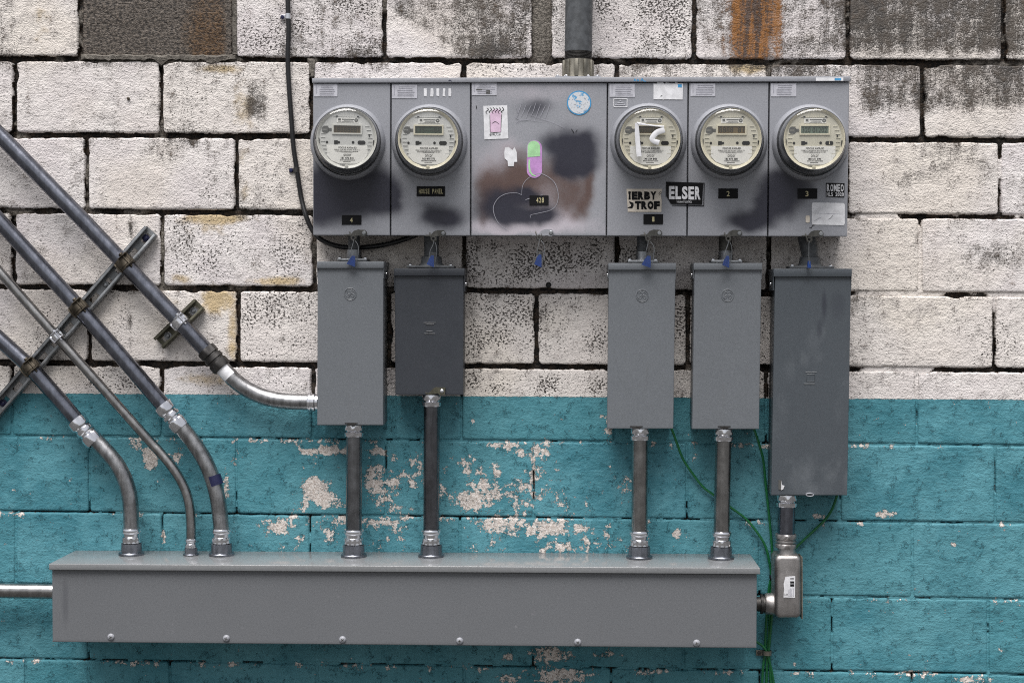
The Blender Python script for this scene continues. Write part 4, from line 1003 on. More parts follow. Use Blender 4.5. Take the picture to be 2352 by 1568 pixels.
def breaker(name, label, cap, skirt, door_t, door_b, d, mat, masks, emblem, hub_u):
    """cap: (u0,u1,v0,v1); door_t: (u0,u1,v); door_b: (u0,u1,v)"""
    base = P((door_b[0] + door_b[1]) / 2, door_b[2], d / 2)
    t = thing(name, label, 'breaker box', tuple(base), 'breaker boxes under the meter panel')
    fq = [P(door_t[0] + 1, door_t[2], d - .012), P(door_t[1] - 1, door_t[2], d - .012), P(door_b[1] - 1.2, door_b[2] - 1.5, d - .012), P(door_b[0] + 1.2, door_b[2] - 1.5, d - .012)]
    mb = MB(); mb.bevbox(fq + [Vector((p.x, -.004, p.z)) for p in fq], .0015); mb.build('box', mat, t)
    mb = plate_grid((door_t[0], door_t[2]), (door_t[1], door_t[2]), (door_b[1], door_b[2]), (door_b[0], door_b[2]), d, d - .035, masks, 5.0)
    door = mb.build('door', mat, t, 30)
    # cap with side skirts
    fq = [P(cap[0], cap[2], d + .007), P(cap[1], cap[2], d + .007), P(cap[1] - .3, cap[3], d + .007), P(cap[0] - .3, cap[3], d + .007)]
    mb = MB(); mb.bevbox(fq + [Vector((p.x, -.003, p.z)) for p in fq], .0015)
    for s_, pt, pb in ((-1, fq[0], fq[3]), (1, fq[1], fq[2])):
        zb = P(cap[0], skirt, d).z; x0 = pb.x; x1 = pb.x - s_ * .0018
        yb = -(d * .22)
        mb.hexa([(min(x0, x1), -d - .003, pb.z + .002), (max(x0, x1), -d - .003, pb.z + .002), (max(x0, x1), -d + .001, zb), (min(x0, x1), -d + .001, zb),
                 (min(x0, x1), yb, pb.z + .002), (max(x0, x1), yb, pb.z + .002), (max(x0, x1), yb, zb), (min(x0, x1), yb, zb)])
    lid = mb.build('cap', mat, t)
    for s_, p in ((-1, fq[3]), (1, fq[2])):
        mb = MB(); mb.lathe(Vector((p.x + s_ * .0002, -d * .55, (p.z + P(cap[0], skirt, d).z) / 2)), (s_, 0, 0), [(-.002, .0052), (.0016, .0050), (.003, .0035), (.0034, .0008)], 14); mb.build('screw', 'zinc', lid)
    # embossed mark
    mb = MB(); ed = d + .0003
    if emblem[0] == 'ring':
        cu, cv, r = emblem[1:]
        mb.tube([P(cu + r * math.cos(a), cv + r * math.sin(a), ed) for a in np.linspace(0, 2 * math.pi, 40)], .0012, 6, caps=False)
        mb.tube([P(cu + .86 * r * math.cos(a), cv + .86 * r * math.sin(a), ed) for a in np.linspace(0, 2 * math.pi, 40)], .0005, 6, caps=False)
        cur = lambda L: mb.tube(smooth([P(cu + x * r, cv - y * r, ed) for x, y in L], 6), .0010, 6)
        cur([(.02, .30), (-.20, .55), (-.46, .42), (-.42, .08), (-.10, .02), (.05, .22), (-.12, -.30), (-.44, -.52), (-.52, -.22), (-.20, -.06)])
        cur([(.52, .46), (.22, .58), (.12, .30), (.36, .16), (.12, .02), (.16, -.30), (.44, -.42), (.60, -.16), (.44, .02), (.30, -.16)])
        for q in range(4):
            a0 = q * math.pi / 2 + .3
            cur([(.80 * math.cos(a0), .80 * math.sin(a0)), (.70 * math.cos(a0 + .4), .70 * math.sin(a0 + .4)), (.66 * math.cos(a0 + .75), .66 * math.sin(a0 + .75))])
    else:
        for (x0, x1, v) in emblem[1]: mb.tube([P(x0, v, ed), P(x1, v, ed)], .0013, 6)
        if len(emblem) > 2:
            x0, v0, x1, v1 = emblem[2]; mb.tube([P(x0, v0, ed), P(x1, v0, ed), P(x1, v1, ed), P(x0, v1, ed), P(x0, v0, ed)], .0009, 6)
    mb.build('embossed_mark', mat, door)
    return t, door

b1, d1 = breaker('breaker_box', 'light gray breaker box at far left with a conduit entering its left side', (728, 881.5, 600.5, 616), 638, (729.5, 880.5, 614), (728.5, 880, 976), .118, 'breaker', light_masks, ('ring', 804.6, 675, 13.8), 812)
b2, d2 = breaker('breaker_box', 'short dark gray breaker box with a metal latch at its bottom edge', (905, 1067, 616, 633.5), 668, (907, 1065, 631), (908, 1064, 906.5), .098, 'breaker_dark', light_masks, ('bars', [(973, 1000.5, 741), (978, 996.5, 745), (979, 993, 760.5), (974, 999.5, 766)]), 991)
b3, d3 = breaker('breaker_box', 'light gray breaker box with a ring emblem, directly right of the wall gap', (1397.5, 1553, 604, 620), 640, (1398.5, 1551.5, 618), (1394.5, 1546.5, 984), .110, 'breaker', light_masks, ('ring', 1475, 679, 14), 1470)
b4, d4 = breaker('breaker_box', 'light gray breaker box standing beside the tall smudged slate one', (1593.5, 1751, 604, 620), 640, (1595, 1749, 618), (1590, 1743.5, 985), .110, 'breaker', light_masks, ('ring', 1671, 678.6, 14), 1662)
b5, d5 = breaker('breaker_box', 'tallest breaker box, slate gray and smudged, at far right', (1777, 1957, 617, 635.5), 667, (1780, 1955, 633), (1771.5, 1946, 1137), .105, 'breaker_slate', smudge_masks, ('bars', [(1850, 1876, 854), (1846, 1872, 881)], (1853, 859, 1871, 876)), 1806)

for dr, xc, v, d in ((d1, 807, 974.5, .118), (d3, 1462, 982, .110), (d4, 1664, 982, .110)):
    mb = MB(); mb.poly([(xc - 15, v - 4), (xc - 15, v - 2), (xc - 9, v - 2), (xc - 9, v + 2), (xc + 9, v + 2), (xc + 9, v - 2), (xc + 14, v - 2), (xc + 14, v - 4)], d + .0015, .002)
    mb.build('hasp', 'black_fitting', dr)
mb = MB(); mb.slab([P(a, b, .104) for a, b in ((977, 901), (984, 903), (996, 891), (1000, 889), (1023, 890), (1022, 906), (1010, 907), (1006, 903), (990, 905), (978, 904))][::-1], .006)
mb.lathe(P(1015, 898, .104), (0, -1, 0), [(-.001, .0056), (.0015, .005), (.0028, .003), (.003, .0005)], 16, 1); mb.build('latch', ['strut_olive', 'zinc'], d2)
mb = MB(); mb.poly([(1788, 1102), (1788, 1123), (1795, 1125), (1795, 1102)], .1065, .001, 0); mb.poly([(1795, 1103), (1796, 1113), (1802, 1115), (1799, 1123), (1794, 1125)], .1068, .001, 1); mb.build('torn_label', ['port', 'white'], d5)
mb = MB(); c0 = P(1860, 1135.5, .107)
mb.tube([c0 + Vector((.010 * math.cos(a), 0, .0038 * math.sin(a))) for a in np.linspace(0, 2 * math.pi, 20)], .0016, 8, caps=False); mb.build('hasp', 'zinc', d5)

# ------------------------------------------------------------------ conduit fittings
def comp_coupling(mb, c, axis, r, L, mat=0):
    """compression coupling: hex nut, ridged barrel, hex nut"""
    s_ = L / 2; R = r * 1.30
    mb.lathe(c, axis, [(-s_, r * 1.02), (-s_, R * .93), (-s_ + .08 * L, R, 6), (-s_ + .26 * L, R, 6), (-s_ + .30 * L, R * .90), (-s_ + .34 * L, r * 1.06), (-s_ + .38 * L, r * 1.06),
                       (-s_ + .41 * L, r * 1.2), (-s_ + .47 * L, r * 1.22), (-s_ + .53 * L, r * 1.2), (-s_ + .57 * L, r * 1.06), (-s_ + .62 * L, r * 1.06), (-s_ + .66 * L, R * .92), (-s_ + .72 * L, R, 6), (s_ - .08 * L, R, 6), (s_, R * .9), (s_, r * 1.02)], 36, mat, False, .3)
def hub_connector(parent, base, up, r, name='hub', big=1.0):
    """zinc compression nuts above a die-cast hub that stands on a sheet-metal top"""
    mb = MB(); k = r / .0205
    mb.lathe(base, up, [(0, r * 1.62 * big), (.0045 * k, r * 1.62 * big), (.0060 * k, r * 1.56), (.0062 * k, r * 1.40), (.0075 * k, r * 1.40, 8), (.0285 * k, r * 1.37, 8), (.0300 * k, r * 1.30), (.0305 * k, r * 1.0)], 40, 0, False, .2)
    mb.build(name, 'diecast', parent)
    mb = MB(); mb.lathe(base, up, [(.031 * k, r * 1.1), (.032 * k, r * 1.20), (.036 * k, r * 1.26, 6), (.043 * k, r * 1.26, 6), (.047 * k, r * 1.18), (.048 * k, r * 1.08), (.056 * k, r * 1.10), (.058 * k, r * 1.2), (.061 * k, r * 1.24), (.066 * k, r * 1.24), (.069 * k, r * 1.16), (.069 * k, r * .98)], 40, 0, False, .2)
    mb.build('coupling', 'zinc', parent)
def top_connector(parent, p, down, r):
    mb = MB(); mb.lathe(p, down, [(-.004, r * 1.15), (.002, r * 1.2), (.005, r * 1.25, 6), (.010, r * 1.25, 6), (.012, r * 1.08), (.014, r * 1.08), (.016, r * 1.26), (.024, r * 1.28, 6), (.027, r * 1.2), (.028, r * .98)], 36, 0, False, .25)
    mb.build('coupling', 'zinc', parent)

# ------------------------------------------------------------------ wireway
GD = 0.200
gut = thing('wireway', 'long gray sheet-metal wireway box under the conduits', 'wireway', tuple(P(928, 1480, .1)))
mb = plate_grid((119.5, 1307), (1738.5, 1318), (1737.5, 1487), (120.5, 1473), GD, .001, lambda u, v: dict(spray=.30 * blob(u, v, 150, 1380, 10, 70), brown=.22 * sst(.62, .80, fbm(u / 7, v / 160, 88)) * (1 - sst(1320, 1450, v)), pale=.10 * sst(.4, .7, fbm(u / 70, v / 50, 8)) + .30 * sst(.66, .84, fbm((u + v * .6) / 8, (v - u * .05) / 30, 89))), 7.0)
gbody = mb.build('front', 'gutter', gut, 30)
fq = [P(*q, GD - .001) for q in ((119.5, 1307), (1738.5, 1318), (1737.5, 1487), (120.5, 1473))]
mb = MB(); bt = [Vector((p.x, p.y, p.z)) for p in (fq[3], fq[2])]
mb.slab([bt[0], bt[1], Vector((bt[1].x, -.001, bt[1].z)), Vector((bt[0].x, -.001, bt[0].z))], .0015, 0, Vector((0, 0, 1))); mb.build('bottom', 'gutter', gut)
LQ = [P(*q, GD + .011) for q in ((112, 1294), (1746, 1303.5), (1746.5, 1318.5), (112, 1308.5))]
mb = MB(); mb.bevbox(LQ + [Vector((p.x, -.001, p.z)) for p in LQ], .0022, seg=3)
mb.build('lid', 'gutter_lid', gut)
def lid_z(x): return LQ[0].z + (LQ[1].z - LQ[0].z) * (x - LQ[0].x) / (LQ[1].x - LQ[0].x)
for i, (u, v) in enumerate(((255, 1462), (520, 1465), (787, 1468), (1056, 1471), (1327, 1474), (1600, 1476))):
    mb = MB(); c = P(u, v, GD)
    mb.lathe(c, (0, -1, 0), [(-.002, .0094), (.001, .0093), (.0036, .0078), (.0054, .0048), (.0058, .0006)], 22)
    a = i * .9 + .4; x_ = Vector((math.cos(a), 0, math.sin(a))); z_ = Vector((-math.sin(a), 0, math.cos(a)))
    for q in (x_, z_): mb.box(c + Vector((0, -.0054, .0)), (.0042, .0008, .0009), (q, Vector((0, 1, 0)), Vector((0, 1, 0)).cross(q)), 0, 1)
    mb.build('screw', ['panel', 'port'], gut)

# ------------------------------------------------------------------ vertical conduits
VD = 0.085
def riser(label, ut, vt, ub, d, mat, r=None):
    top = P(ut, vt, d); bx_ = P(ub, 1278, d); base = Vector((bx_.x, -d, lid_z(bx_.x) + .0005))
    up = (top - base).normalized(); r = r or mpx(18.6, d)
    t = thing('conduit', label, 'conduit', tuple(base), 'straight conduits dropping from the boxes into the wireway')
    mb = MB(); k = 14; L = (top - base).length
    mb.tube([base + up * (.045 + (L - .05) * i / k) for i in range(k + 1)], r, 28); mb.build('pipe', mat, t)
    hub_connector(t, base, up, r); top_connector(t, top, -up, r)
    return t
riser('straight steel conduit under the far left light gray box', 813.5, 978, 812.5, .075, 'emt_mid')
v2 = riser('near-black straight conduit under the short dark box', 991.5, 909, 990.5, .068, 'emt_dark')
riser('straight conduit with a pale vertical highlight under the box right of the wall gap', 1470, 986, 1468.5, .075, 'emt_warm')
riser('straight conduit crossed behind by a green wire', 1662, 988, 1656, .075, 'emt_warm')

# ------------------------------------------------------------------ diagonal conduits
AD = 0.050
def run(label, straight, bend, r_px, mats, couple=None, entry='wireway', ext=True):
    r = mpx(r_px, AD)
    st = [P(u, v, AD) for u, v in straight]
    if ext: st = [st[0] + (st[0] - st[1]).normalized() * 0.9] + st
    t = thing('conduit', label, 'conduit', tuple(P(*bend[-1], AD)), 'diagonal conduits running off at the left')
    return t, st, r
def dense(pts, step=.03):
    o = []
    for a, b in zip(pts[:-1], pts[1:]):
        n = max(1, int((b - a).length / step)); o += [a + (b - a) * i / n for i in range(n)]
    return o + [pts[-1]]
# A: into the side of the far left breaker
t, st, r = run('topmost diagonal conduit bending into the left breaker box', [(0, 311), (205, 521), (417, 744), (486, 818)], [(714, 923)], 18.4, None)
mb = MB(); mb.tube(dense(smooth(st, 4)), r, 28); mb.build('pipe', 'emt', t)
bp = smooth([P(u, v, AD) for u, v in ((486, 818), (512, 846), (540, 874), (575, 898), (615, 914), (660, 921.5), (718, 923.5))], 6)
mb = MB(); mb.tube(bp, r, 28); mb.build('bend', 'bend', t)
ax = (P(520, 855, AD) - P(470, 801, AD)).normalized(); c = P(494, 826, AD)
mb = MB(); rr = r
mb.lathe(c, ax, [(-.038, rr * 1.02), (-.038, rr * 1.22), (-.034, rr * 1.30, 6), (-.018, rr * 1.30, 6), (-.016, rr * 1.1), (-.012, rr * 1.1), (-.010, rr * 1.24), (.000, rr * 1.26), (.001, rr * 1.12), (.006, rr * 1.12), (.008, rr * 1.33, 6), (.026, rr * 1.33, 6), (.030, rr * 1.2), (.030, rr * 1.02)], 36, 0, False, .3)
mb.build('coupling', 'black_fitting', t)
mb = MB(); mb.lathe(P(708, 923.3, AD), (1, 0, 0), [(0, r * 1.02), (0, r * 1.15), (.003, r * 1.2), (.008, r * 1.2), (.009, r * 1.05), (.012, r * 1.05), (.013, r * 1.16), (.018, r * 1.16), (.02, r * 1.02), (.027, r * 1.02)], 32, 0, False); mb.build('connector', 'zinc', t)
def wrap_label(parent, p0, p1, r, a0, a1, mats, name='label', stripes=0):
    """paper label bent round a pipe between two axis points"""
    p0, p1 = Vector(p0), Vector(p1); ax = (p1 - p0).normalized(); f_ = Vector((0, -1, 0)); f_ = (f_ - ax * f_.dot(ax)).normalized(); s_ = ax.cross(f_)
    mb = MB(); N = 10; pt = lambda q, k, rr: p0 + (p1 - p0) * k + (f_ * math.cos(q) + s_ * math.sin(q)) * rr
    qs = np.linspace(a0, a1, N + 1)
    mb.add([pt(q, k, r) for q in qs for k in (0, 1)], [(2 * i, 2 * i + 1, 2 * i + 3, 2 * i + 2) for i in range(N)], 0)
    for k in range(stripes):
        x = .2 + .6 * k / max(1, stripes - 1)
        mb.add([pt(q, kk, r + .0004) for q in np.linspace(a0 + .12, a1 - .12 - .1 * (k % 2), N + 1) for kk in (x - .02, x + .03)], [(2 * i, 2 * i + 1, 2 * i + 3, 2 * i + 2) for i in range(N)], 1)
    return mb.build(name, mats, parent)
wrap_label(t, P(511, 845, AD), P(530, 865, AD), r + .0005, -.95, .95, ['white', 'port'])

def lower_run(label, straight, cpl, bend, r_px, mp, mbend, cmat='zinc'):
    r = mpx(r_px, AD)
    st = [P(u, v, AD) for u, v in straight]; st = [st[0] + (st[0] - st[1]).normalized() * 0.9] + st
    d1_ = VD * .78
    n = len(bend)
    bp = [P(u, v, lerp(AD, d1_, i / (n - 1))) for i, (u, v) in enumerate(bend)]
    xb = bp[-1].x; base = Vector((xb, -d1_, lid_z(xb) + .0005))
    t = thing('conduit', label, 'conduit', tuple(base), 'diagonal conduits running off at the left')
    if cpl:
        mb = MB(); mb.tube(dense(smooth(st, 4)), r, 28); mb.build('pipe', mp, t)
        mb = MB(); mb.tube(smooth(bp + [base + Vector((0, 0, .05))], 6), r, 28); mb.build('bend', mbend, t)
        c = P(*cpl, AD); axn = (bp[1] - st[-2]).normalized()
        mb = MB(); comp_coupling(mb, c, axn, r, mpx(70, AD)); mb.build('coupling', cmat, t)
    else:
        mb = MB(); mb.tube(smooth(dense(st, .2) + bp[1:] + [base + Vector((0, 0, .04))], 6), r, 26); mb.build('pipe', mp, t)
    hub_connector(t, base, Vector((0, 0, 1)), r)
    return t, r
tB, rB = lower_run('second diagonal conduit from the top, with a navy paint mark on its bend', [(0, 509), (205, 734), (394, 953)], (396, 956), [(394, 953), (420, 984), (446, 1018), (472, 1060), (490, 1105), (501, 1150), (506, 1190), (509, 1222)], 18.2, 'emt', 'bend')
wrap_label(tB, P(414, 978, AD), P(438, 1008, AD), rB + .0005, -.35, .95, ['white', 'port'], stripes=4)
p_, q_ = P(489, 1092, .060), P(496, 1114, .061)
wrap_label(tB, p_, q_, rB + .0006, -1.5, .35, ['navy'], 'paint_mark')
tC, rC = lower_run('slim diagonal conduit with a bright streak, third from the top', [(0, 625), (95, 733), (335, 1003)], None, [(335, 1003), (366, 1037), (392, 1068), (414, 1101), (429, 1135), (436, 1168), (438.5, 1200), (439, 1226)], 11.2, 'emt_bright', 'emt_bright')
tD, rD = lower_run('lowest diagonal conduit, ending leftmost on the wireway', [(0, 780), (74, 848), (197, 988)], (197, 990), [(197, 988), (222, 1013), (246, 1038), (270, 1068), (288, 1104), (298, 1142), (301, 1180), (302, 1222)], 18.2, 'emt', 'bend')

# ------------------------------------------------------------------ horizontal conduit at the lower left
hp = thing('conduit', 'short horizontal conduit entering the left end of the wireway', 'conduit', tuple(P(120, 1356, .06)))
mb = MB(); a, b = P(0, 1355.5, .06), P(132, 1357, .06); mb.tube(dense([a + (a - b).normalized() * .9, a, b], .04), mpx(17.5, .06), 28); mb.build('pipe', 'emt_bright', hp)

# ------------------------------------------------------------------ service conduit above the panel
sv = thing('conduit', 'thick upright service conduit on top of the meter panel', 'conduit', tuple(P(1327, 178, .07)))
SD = .070; cb = P(1327.5, 176, SD); cb.z = P(1327, 177.5, PD + .006).z + .0005
up = Vector((0.004, 0, 1)).normalized(); r = mpx(31.3, SD)
zt = (P(1327, 139, SD).z - cb.z); zth = (P(1327, 120, SD).z - cb.z)
mb = MB(); mb.tube([cb + up * (zth + .9 * i / 12) for i in range(13)], r, 36); mb.build('pipe', 'pvc', sv)
mb = MB(); pr = [(zt - .004, r * .95)]
for k in range(6):
    h = zt + (zth - zt) * k / 6; hh = (zth - zt) / 6
    pr += [(h, r * .95), (h + hh * .35, r * 1.0), (h + hh * .65, r * 1.0), (h + hh, r * .95)]
mb.lathe(cb, up, pr, 40, caps=False); mb.build('thread', 'black_fitting', sv)
mb = MB(); mb.lathe(cb, up, [(.004, r * 1.12), (.010, r * 1.06), (zt, r * 1.03), (zt, r * .8)], 40, caps=False)
for k in range(10):
    a = 2 * math.pi * k / 10 + .2; mb.box(cb + Vector((math.cos(a) * r * 1.05, math.sin(a) * r * 1.05, zt * .55)), (.005, .004, zt * .42), (Vector((-math.sin(a), math.cos(a), 0)), Vector((math.cos(a), math.sin(a), 0)), Vector((0, 0, 1))), .001)
hubp = mb.build('hub', 'hubgold', sv)
mb = MB(); mb.box(cb + Vector((0, 0, .002)), (mpx(52, SD), .050, .0022), bev=.001); mb.build('flange', 'panel', sv)
for x, y in ((-1, -1), (-.58, -1), (.50, -1), (.95, -1), (-1, 1), (1, 1)):
    mb = MB(); mb.lathe(cb + Vector((x * mpx(46, SD), y * .040, .004)), (0, 0, 1), [(0, .0052), (.003, .0052), (.005, .0035), (.0054, .0005)], 14); mb.build('bolt', 'zinc', sv)

# ------------------------------------------------------------------ nipples between panel and breakers
def nipple(label, u, v_top, v_bot, r_px, fl, stem, d, zinc_ring=True, mat='pvc'):
    top = P(u, v_top, d); bot = P(u, v_bot, d)
    t = thing('nipple', label, 'conduit nipple', tuple(bot), 'short nipples between the panel and the boxes')
    r = mpx(r_px, d)
    mb = MB(); mb.tube([bot, (bot + top) / 2, top + Vector((0, 0, .012))], r, 24); mb.build('pipe', mat, t)
    fr_ = mpx(fl, d)
    mb = MB(); mb.lathe(bot, (0, 0, 1), [(0, mpx(stem * 1.25, d)), (.008, mpx(stem * 1.15, d)), (.012, mpx(stem, d)), (.030, mpx(stem * .92, d)), (.032, r)], 30, caps=False)
    mb.build('hub', mat if not zinc_ring else 'strut', t)
    mb = MB(); mb.box(bot + Vector((0, 0, .003)), (fr_, .036, .0032), bev=.0012)
    fg = mb.build('flange', 'strut' if zinc_ring else 'pvc', t)
    for s_ in (-1, 1):
        mb = MB(); mb.lathe(bot + Vector((s_ * fr_ * .86, -.026, .006)), (0, 0, 1), [(0, .0048), (.003, .0046), (.0048, .003), (.005, .0004)], 12); mb.build('bolt', 'zinc', fg)
    return t
nipple('short nipple above the far left breaker box', 813, 536, 600, 13.5, 34, 18, .062)
nipple('short dark nipple with a broad flange above the short dark box', 991, 536, 615.5, 17, 54, 25, .062, False)
nipple('short nipple above the light gray box right of the wall gap', 1475, 536, 603.5, 12, 34, 15, .062)
nipple('short brownish nipple above the box beside the tall slate one', 1666, 536, 603.5, 15, 35, 17, .062, True, 'latch')
t = nipple('offset dark plastic nipple with a bolted flange above the tall slate box', 1860, 575, 617, 19, 50, 25, .062, False)
mb = MB(); mb.tube(smooth([P(1852, 530, .055), P(1853, 548, .057), P(1857, 564, .06), P(1860, 578, .062)], 5), mpx(20, .06), 22); mb.lathe(P(1869, 571, .075), (0, -1, 0), [(0, .005), (.003, .0045), (.004, .001)], 10, 1)
mb.build('elbow', ['pvc', 'zinc'], t)

# ------------------------------------------------------------------ wire seals
def seal(label, hu, hv, tu0, tv0, tu1, tv1, thin=False, flip=False):
    d = PD + .004
    t = thing('wire_seal', label, 'wire seal', tuple(P((tu0 + tu1) / 2, tv1, d)), 'blue wire seals hanging from the door latches')
    mb = MB(); mb.tube(smooth([P(hu - 7, hv - 15, d - .004), P(hu - 5, hv - 8, d), P(hu - 3, hv + 3, d), P(hu + 3, hv + 6, d), P(hu + 8, hv + 1, d), P(hu + 7, hv - 8, d), P(hu + 6, hv - 15, d - .004)], 5), .0015, 8)
    mb.lathe(P(hu + 1.5, hv - 1, d + .0005), (0, -1, 0), [(0, .0068), (.002, .0066), (.002, .0036), (0, .0034)], 16, 0, False)
    mb.build('hasp', 'latch', t)
    cu = (tu0 + tu1) / 2
    mb = MB(); mb.tube(smooth([P(hu + 2, hv + 3, d + .002), P(hu + 1, hv + 12, d + .002), P(cu - (1 if thin else 5), tv0 + 4, d + .002), P(cu - (0 if thin else 4), tv1 - 9, d + .002)], 5), .0009, 6)
    if not thin: mb.tube(smooth([P(hu + 3, hv + 3, d), P(tu1 - 1, hv + 16, d), P(tu1, tv0 + 5, d), P(tu1 - 4, tv1 - 6, d)], 5), .0009, 6)
    mb.build('wire', 'strut', t)
    if thin:
        mb = MB(); mb.slab([P(cu - 2.2, tv0 + 14, d + .002), P(cu - 4, tv1, d + .002), P(cu + 4, tv1, d + .002), P(cu + 2.2, tv0 + 14, d + .002)], .016); mb.build('tag', 'blue_plastic', t); return
    w = tu1 - tu0
    mb = MB(); mb.slab([P(tu0 + w * .48, tv0 + 8, d + .0035), P(tu0 + w * .24, tv0 + 16, d + .0035), P(tu0, tv1 - 6, d + .0035), P(tu0 + w * .72, tv1 + 1, d + .0035), P(tu0 + w * .74, tv1 - 12, d + .0035), P(tu0 + w * .72, tv0 + 9, d + .0035)], .005)
    mb.build('tag', 'blue_plastic', t)
    mb = MB(); mb.slab([P(tu0 + w * .34, tv0, d + .0045), P(tu0 - 1, tv1 - 6, d + .0045), P(tu0 + w * .82, tv1 + 1, d + .0045), P(tu1 + 1, tv0 + 2, d + .0045)], .007); mb.build('shell', 'shell', t)
seal('blue wire seal under the leftmost meter door', 810, 547, 796, 579, 823, 612)
seal('blue wire seal under the HOUSE PANEL door', 994, 549, 980, 578, 1003, 613)
seal('blue wire seal under the wide center door, against bare wall', 1237, 546, 1227, 576, 1250, 613)
seal('blue wire seal under the door with the cream lettered sticker', 1487, 549, 1474, 579, 1502, 614)
seal('blue wire seal above the breaker box beside the tall slate one', 1671, 549, 1659, 579, 1681, 614)
seal('edge-on blue wire seal under the rightmost meter door', 1857, 551, 1852, 585, 1866, 615, True)

# ------------------------------------------------------------------ strut channels
def strut(name, label, p0, p1, mat, width, depth, slots, screws):
    a, b = P(*p0, 0), P(*p1, 0); a.y = b.y = 0; t_ = (b - a).normalized(); n = Vector((0, -1, 0)); w = t_.cross(n).normalized(); L = (b - a).length; hw = width / 2; th = .0025
    o = thing(name, label, 'strut channel', tuple(a))
    mb = MB(); ax = (t_, n, w); mid = a + t_ * L / 2
    for s_ in (-1, 1):
        mb.box(mid + n * (depth / 2 + .004) + w * s_ * (hw - th / 2), (L / 2, depth / 2, th / 2), ax, .0006)
        mb.box(mid + n * (depth + .004 - th / 2) + w * s_ * (hw - .0042), (L / 2, th / 2, .0040), ax, .0006)
    mb.build('channel', mat, o)
    mb = MB(); sl, sw = .029, .0145; pitch = L / slots
    for k in range(slots):
        c = a + t_ * (pitch * (k + .5)) + n * .0052
        mb.box(c - t_ * (pitch / 2 + sl / 2) / 2, ((pitch - sl) / 4, .0011, hw - th), ax)
        mb.box(c + t_ * (pitch / 2 + sl / 2) / 2, ((pitch - sl) / 4, .0011, hw - th), ax)
        for s_ in (-1, 1): mb.box(c + w * s_ * (hw - th + sw / 2) / 2, (sl / 2, .0011, (hw - th - sw / 2) / 2), ax)
    mb.build('slotted_back', mat, o)
    for (k, m_) in screws:
        c = a + t_ * (L * k) + n * .006
        mb = MB(); mb.lathe(c, n, [(0, .0105), (.0016, .0105), (.0018, .0062, 6), (.006, .0060, 6), (.007, .004), (.0072, .0008)], 20); mb.build('anchor_screw', m_, o)
    return o, t_, n, w
s1, st_, sn_, sw_ = strut('strut_channel', 'long slotted strut channel crossing behind the four diagonal conduits', (-60, 1005), (351.5, 531), 'strut', .041, .024, 14, [(.965, 'navy'), (.83, 'strut'), (.74, 'strut'), (.31, 'strut'), (.17, 'navy')])
s2, _, _, _ = strut('strut_channel', 'short olive strut piece with two washers holding one conduit', (369.5, 788), (461.5, 699), 'strut_olive', .039, .024, 3, [(.19, 'strut'), (.83, 'strut')])

def clamp(parent, p, along, r, mat, w_half=.0155, bright=False):
    c = P(*p, AD); t_ = Vector(along).normalized(); n = Vector((0, -1, 0)); s_ = t_.cross(n).normalized()
    if s_.x < 0: s_ = -s_
    mb = MB(); mb.lathe(c, t_, [(-w_half, r * 1.0), (-w_half, r + .0022), (-w_half * .55, r + .0026), (-w_half * .5, r + .0040), (w_half * .5, r + .0040), (w_half * .55, r + .0026), (w_half, r + .0022), (w_half, r)], 30, 0, False)
    # ears rising at the strut side, with a bolt through them
    ear = c + s_ * (r * .62) + n * (r * .92)
    for k in (-1, 1): mb.box(ear + t_ * k * w_half * .95, (.0013, .011, .014), (t_, n, s_), .0008)
    mb.box(ear - n * .004 , (w_half * .95, .0012, .012), (t_, n, s_), .0006)
    mb.box(c - s_ * (r * .95) + n * (r * .30), (w_half * .9, .010, .0022), (t_, n, s_), .0008)
    mb.lathe(ear + n * .002 - t_ * (w_half * 1.5), t_, [(0, .0036), (0, .0060, 6), (.004, .0060, 6), (.004, .0030), (w_half * 3.0, .0030)], 14, 1)
    mb.build('pipe_clamp', [mat, 'zinc' if bright else 'clamp_rust'], parent)
dirA = P(417, 744, AD) - P(205, 521, AD)
clamp(s1, (287, 605), dirA, mpx(18.4, AD), 'clamp_rust')
clamp(s1, (181, 708), P(205, 734, AD) - P(0, 509, AD), rB, 'clamp_rust')
clamp(s1, (131, 774), P(335, 1003, AD) - P(95, 733, AD), rC, 'zinc', .011, True)
clamp(s1, (70, 844), P(197, 988, AD) - P(74, 848, AD), rD, 'clamp_rust')
clamp(s2, (413, 740), dirA, mpx(18.4, AD), 'zinc', .012, True)

# ------------------------------------------------------------------ conduit body at the right end
LBD = .062
lb = thing('elbow_fitting', 'cast conduit elbow body with a torn barcode label, right of the wireway', 'conduit body', tuple(P(1810, 1420, LBD)))
fd = .104
def lbring(inset, d):
    o = []
    u0, u1, v0, v1, r_ = 1780.5 + inset, 1841 - inset, 1275 + inset, 1420 - inset, 11 - inset * .5
    for cx, cy, a0 in ((u1 - r_, v0 + r_, 0), (u0 + r_, v0 + r_, 90), (u0 + r_, v1 - r_, 180), (u1 - r_, v1 - r_, 270)):
        for k in range(7):
            a = rad(a0 + k * 15); o.append(P(cx + r_ * math.cos(a), cy - r_ * math.sin(a), fd) + Vector((0, fd - d, 0)))
    return o
mb = MB(); rings_ = [lbring(0, .026), lbring(0, .060), lbring(0, .092), lbring(1.5, .099), lbring(5, .103), lbring(9, .104)]
k = len(rings_[0]); vs = [p for rg in rings_ for p in rg]
fs = [(i * k + j, i * k + (j + 1) % k, (i + 1) * k + (j + 1) % k, (i + 1) * k + j) for i in range(len(rings_) - 1) for j in range(k)] + [tuple(range((len(rings_) - 1) * k, len(rings_) * k)), tuple(range(k - 1, -1, -1))]
mb.add(vs, fs)
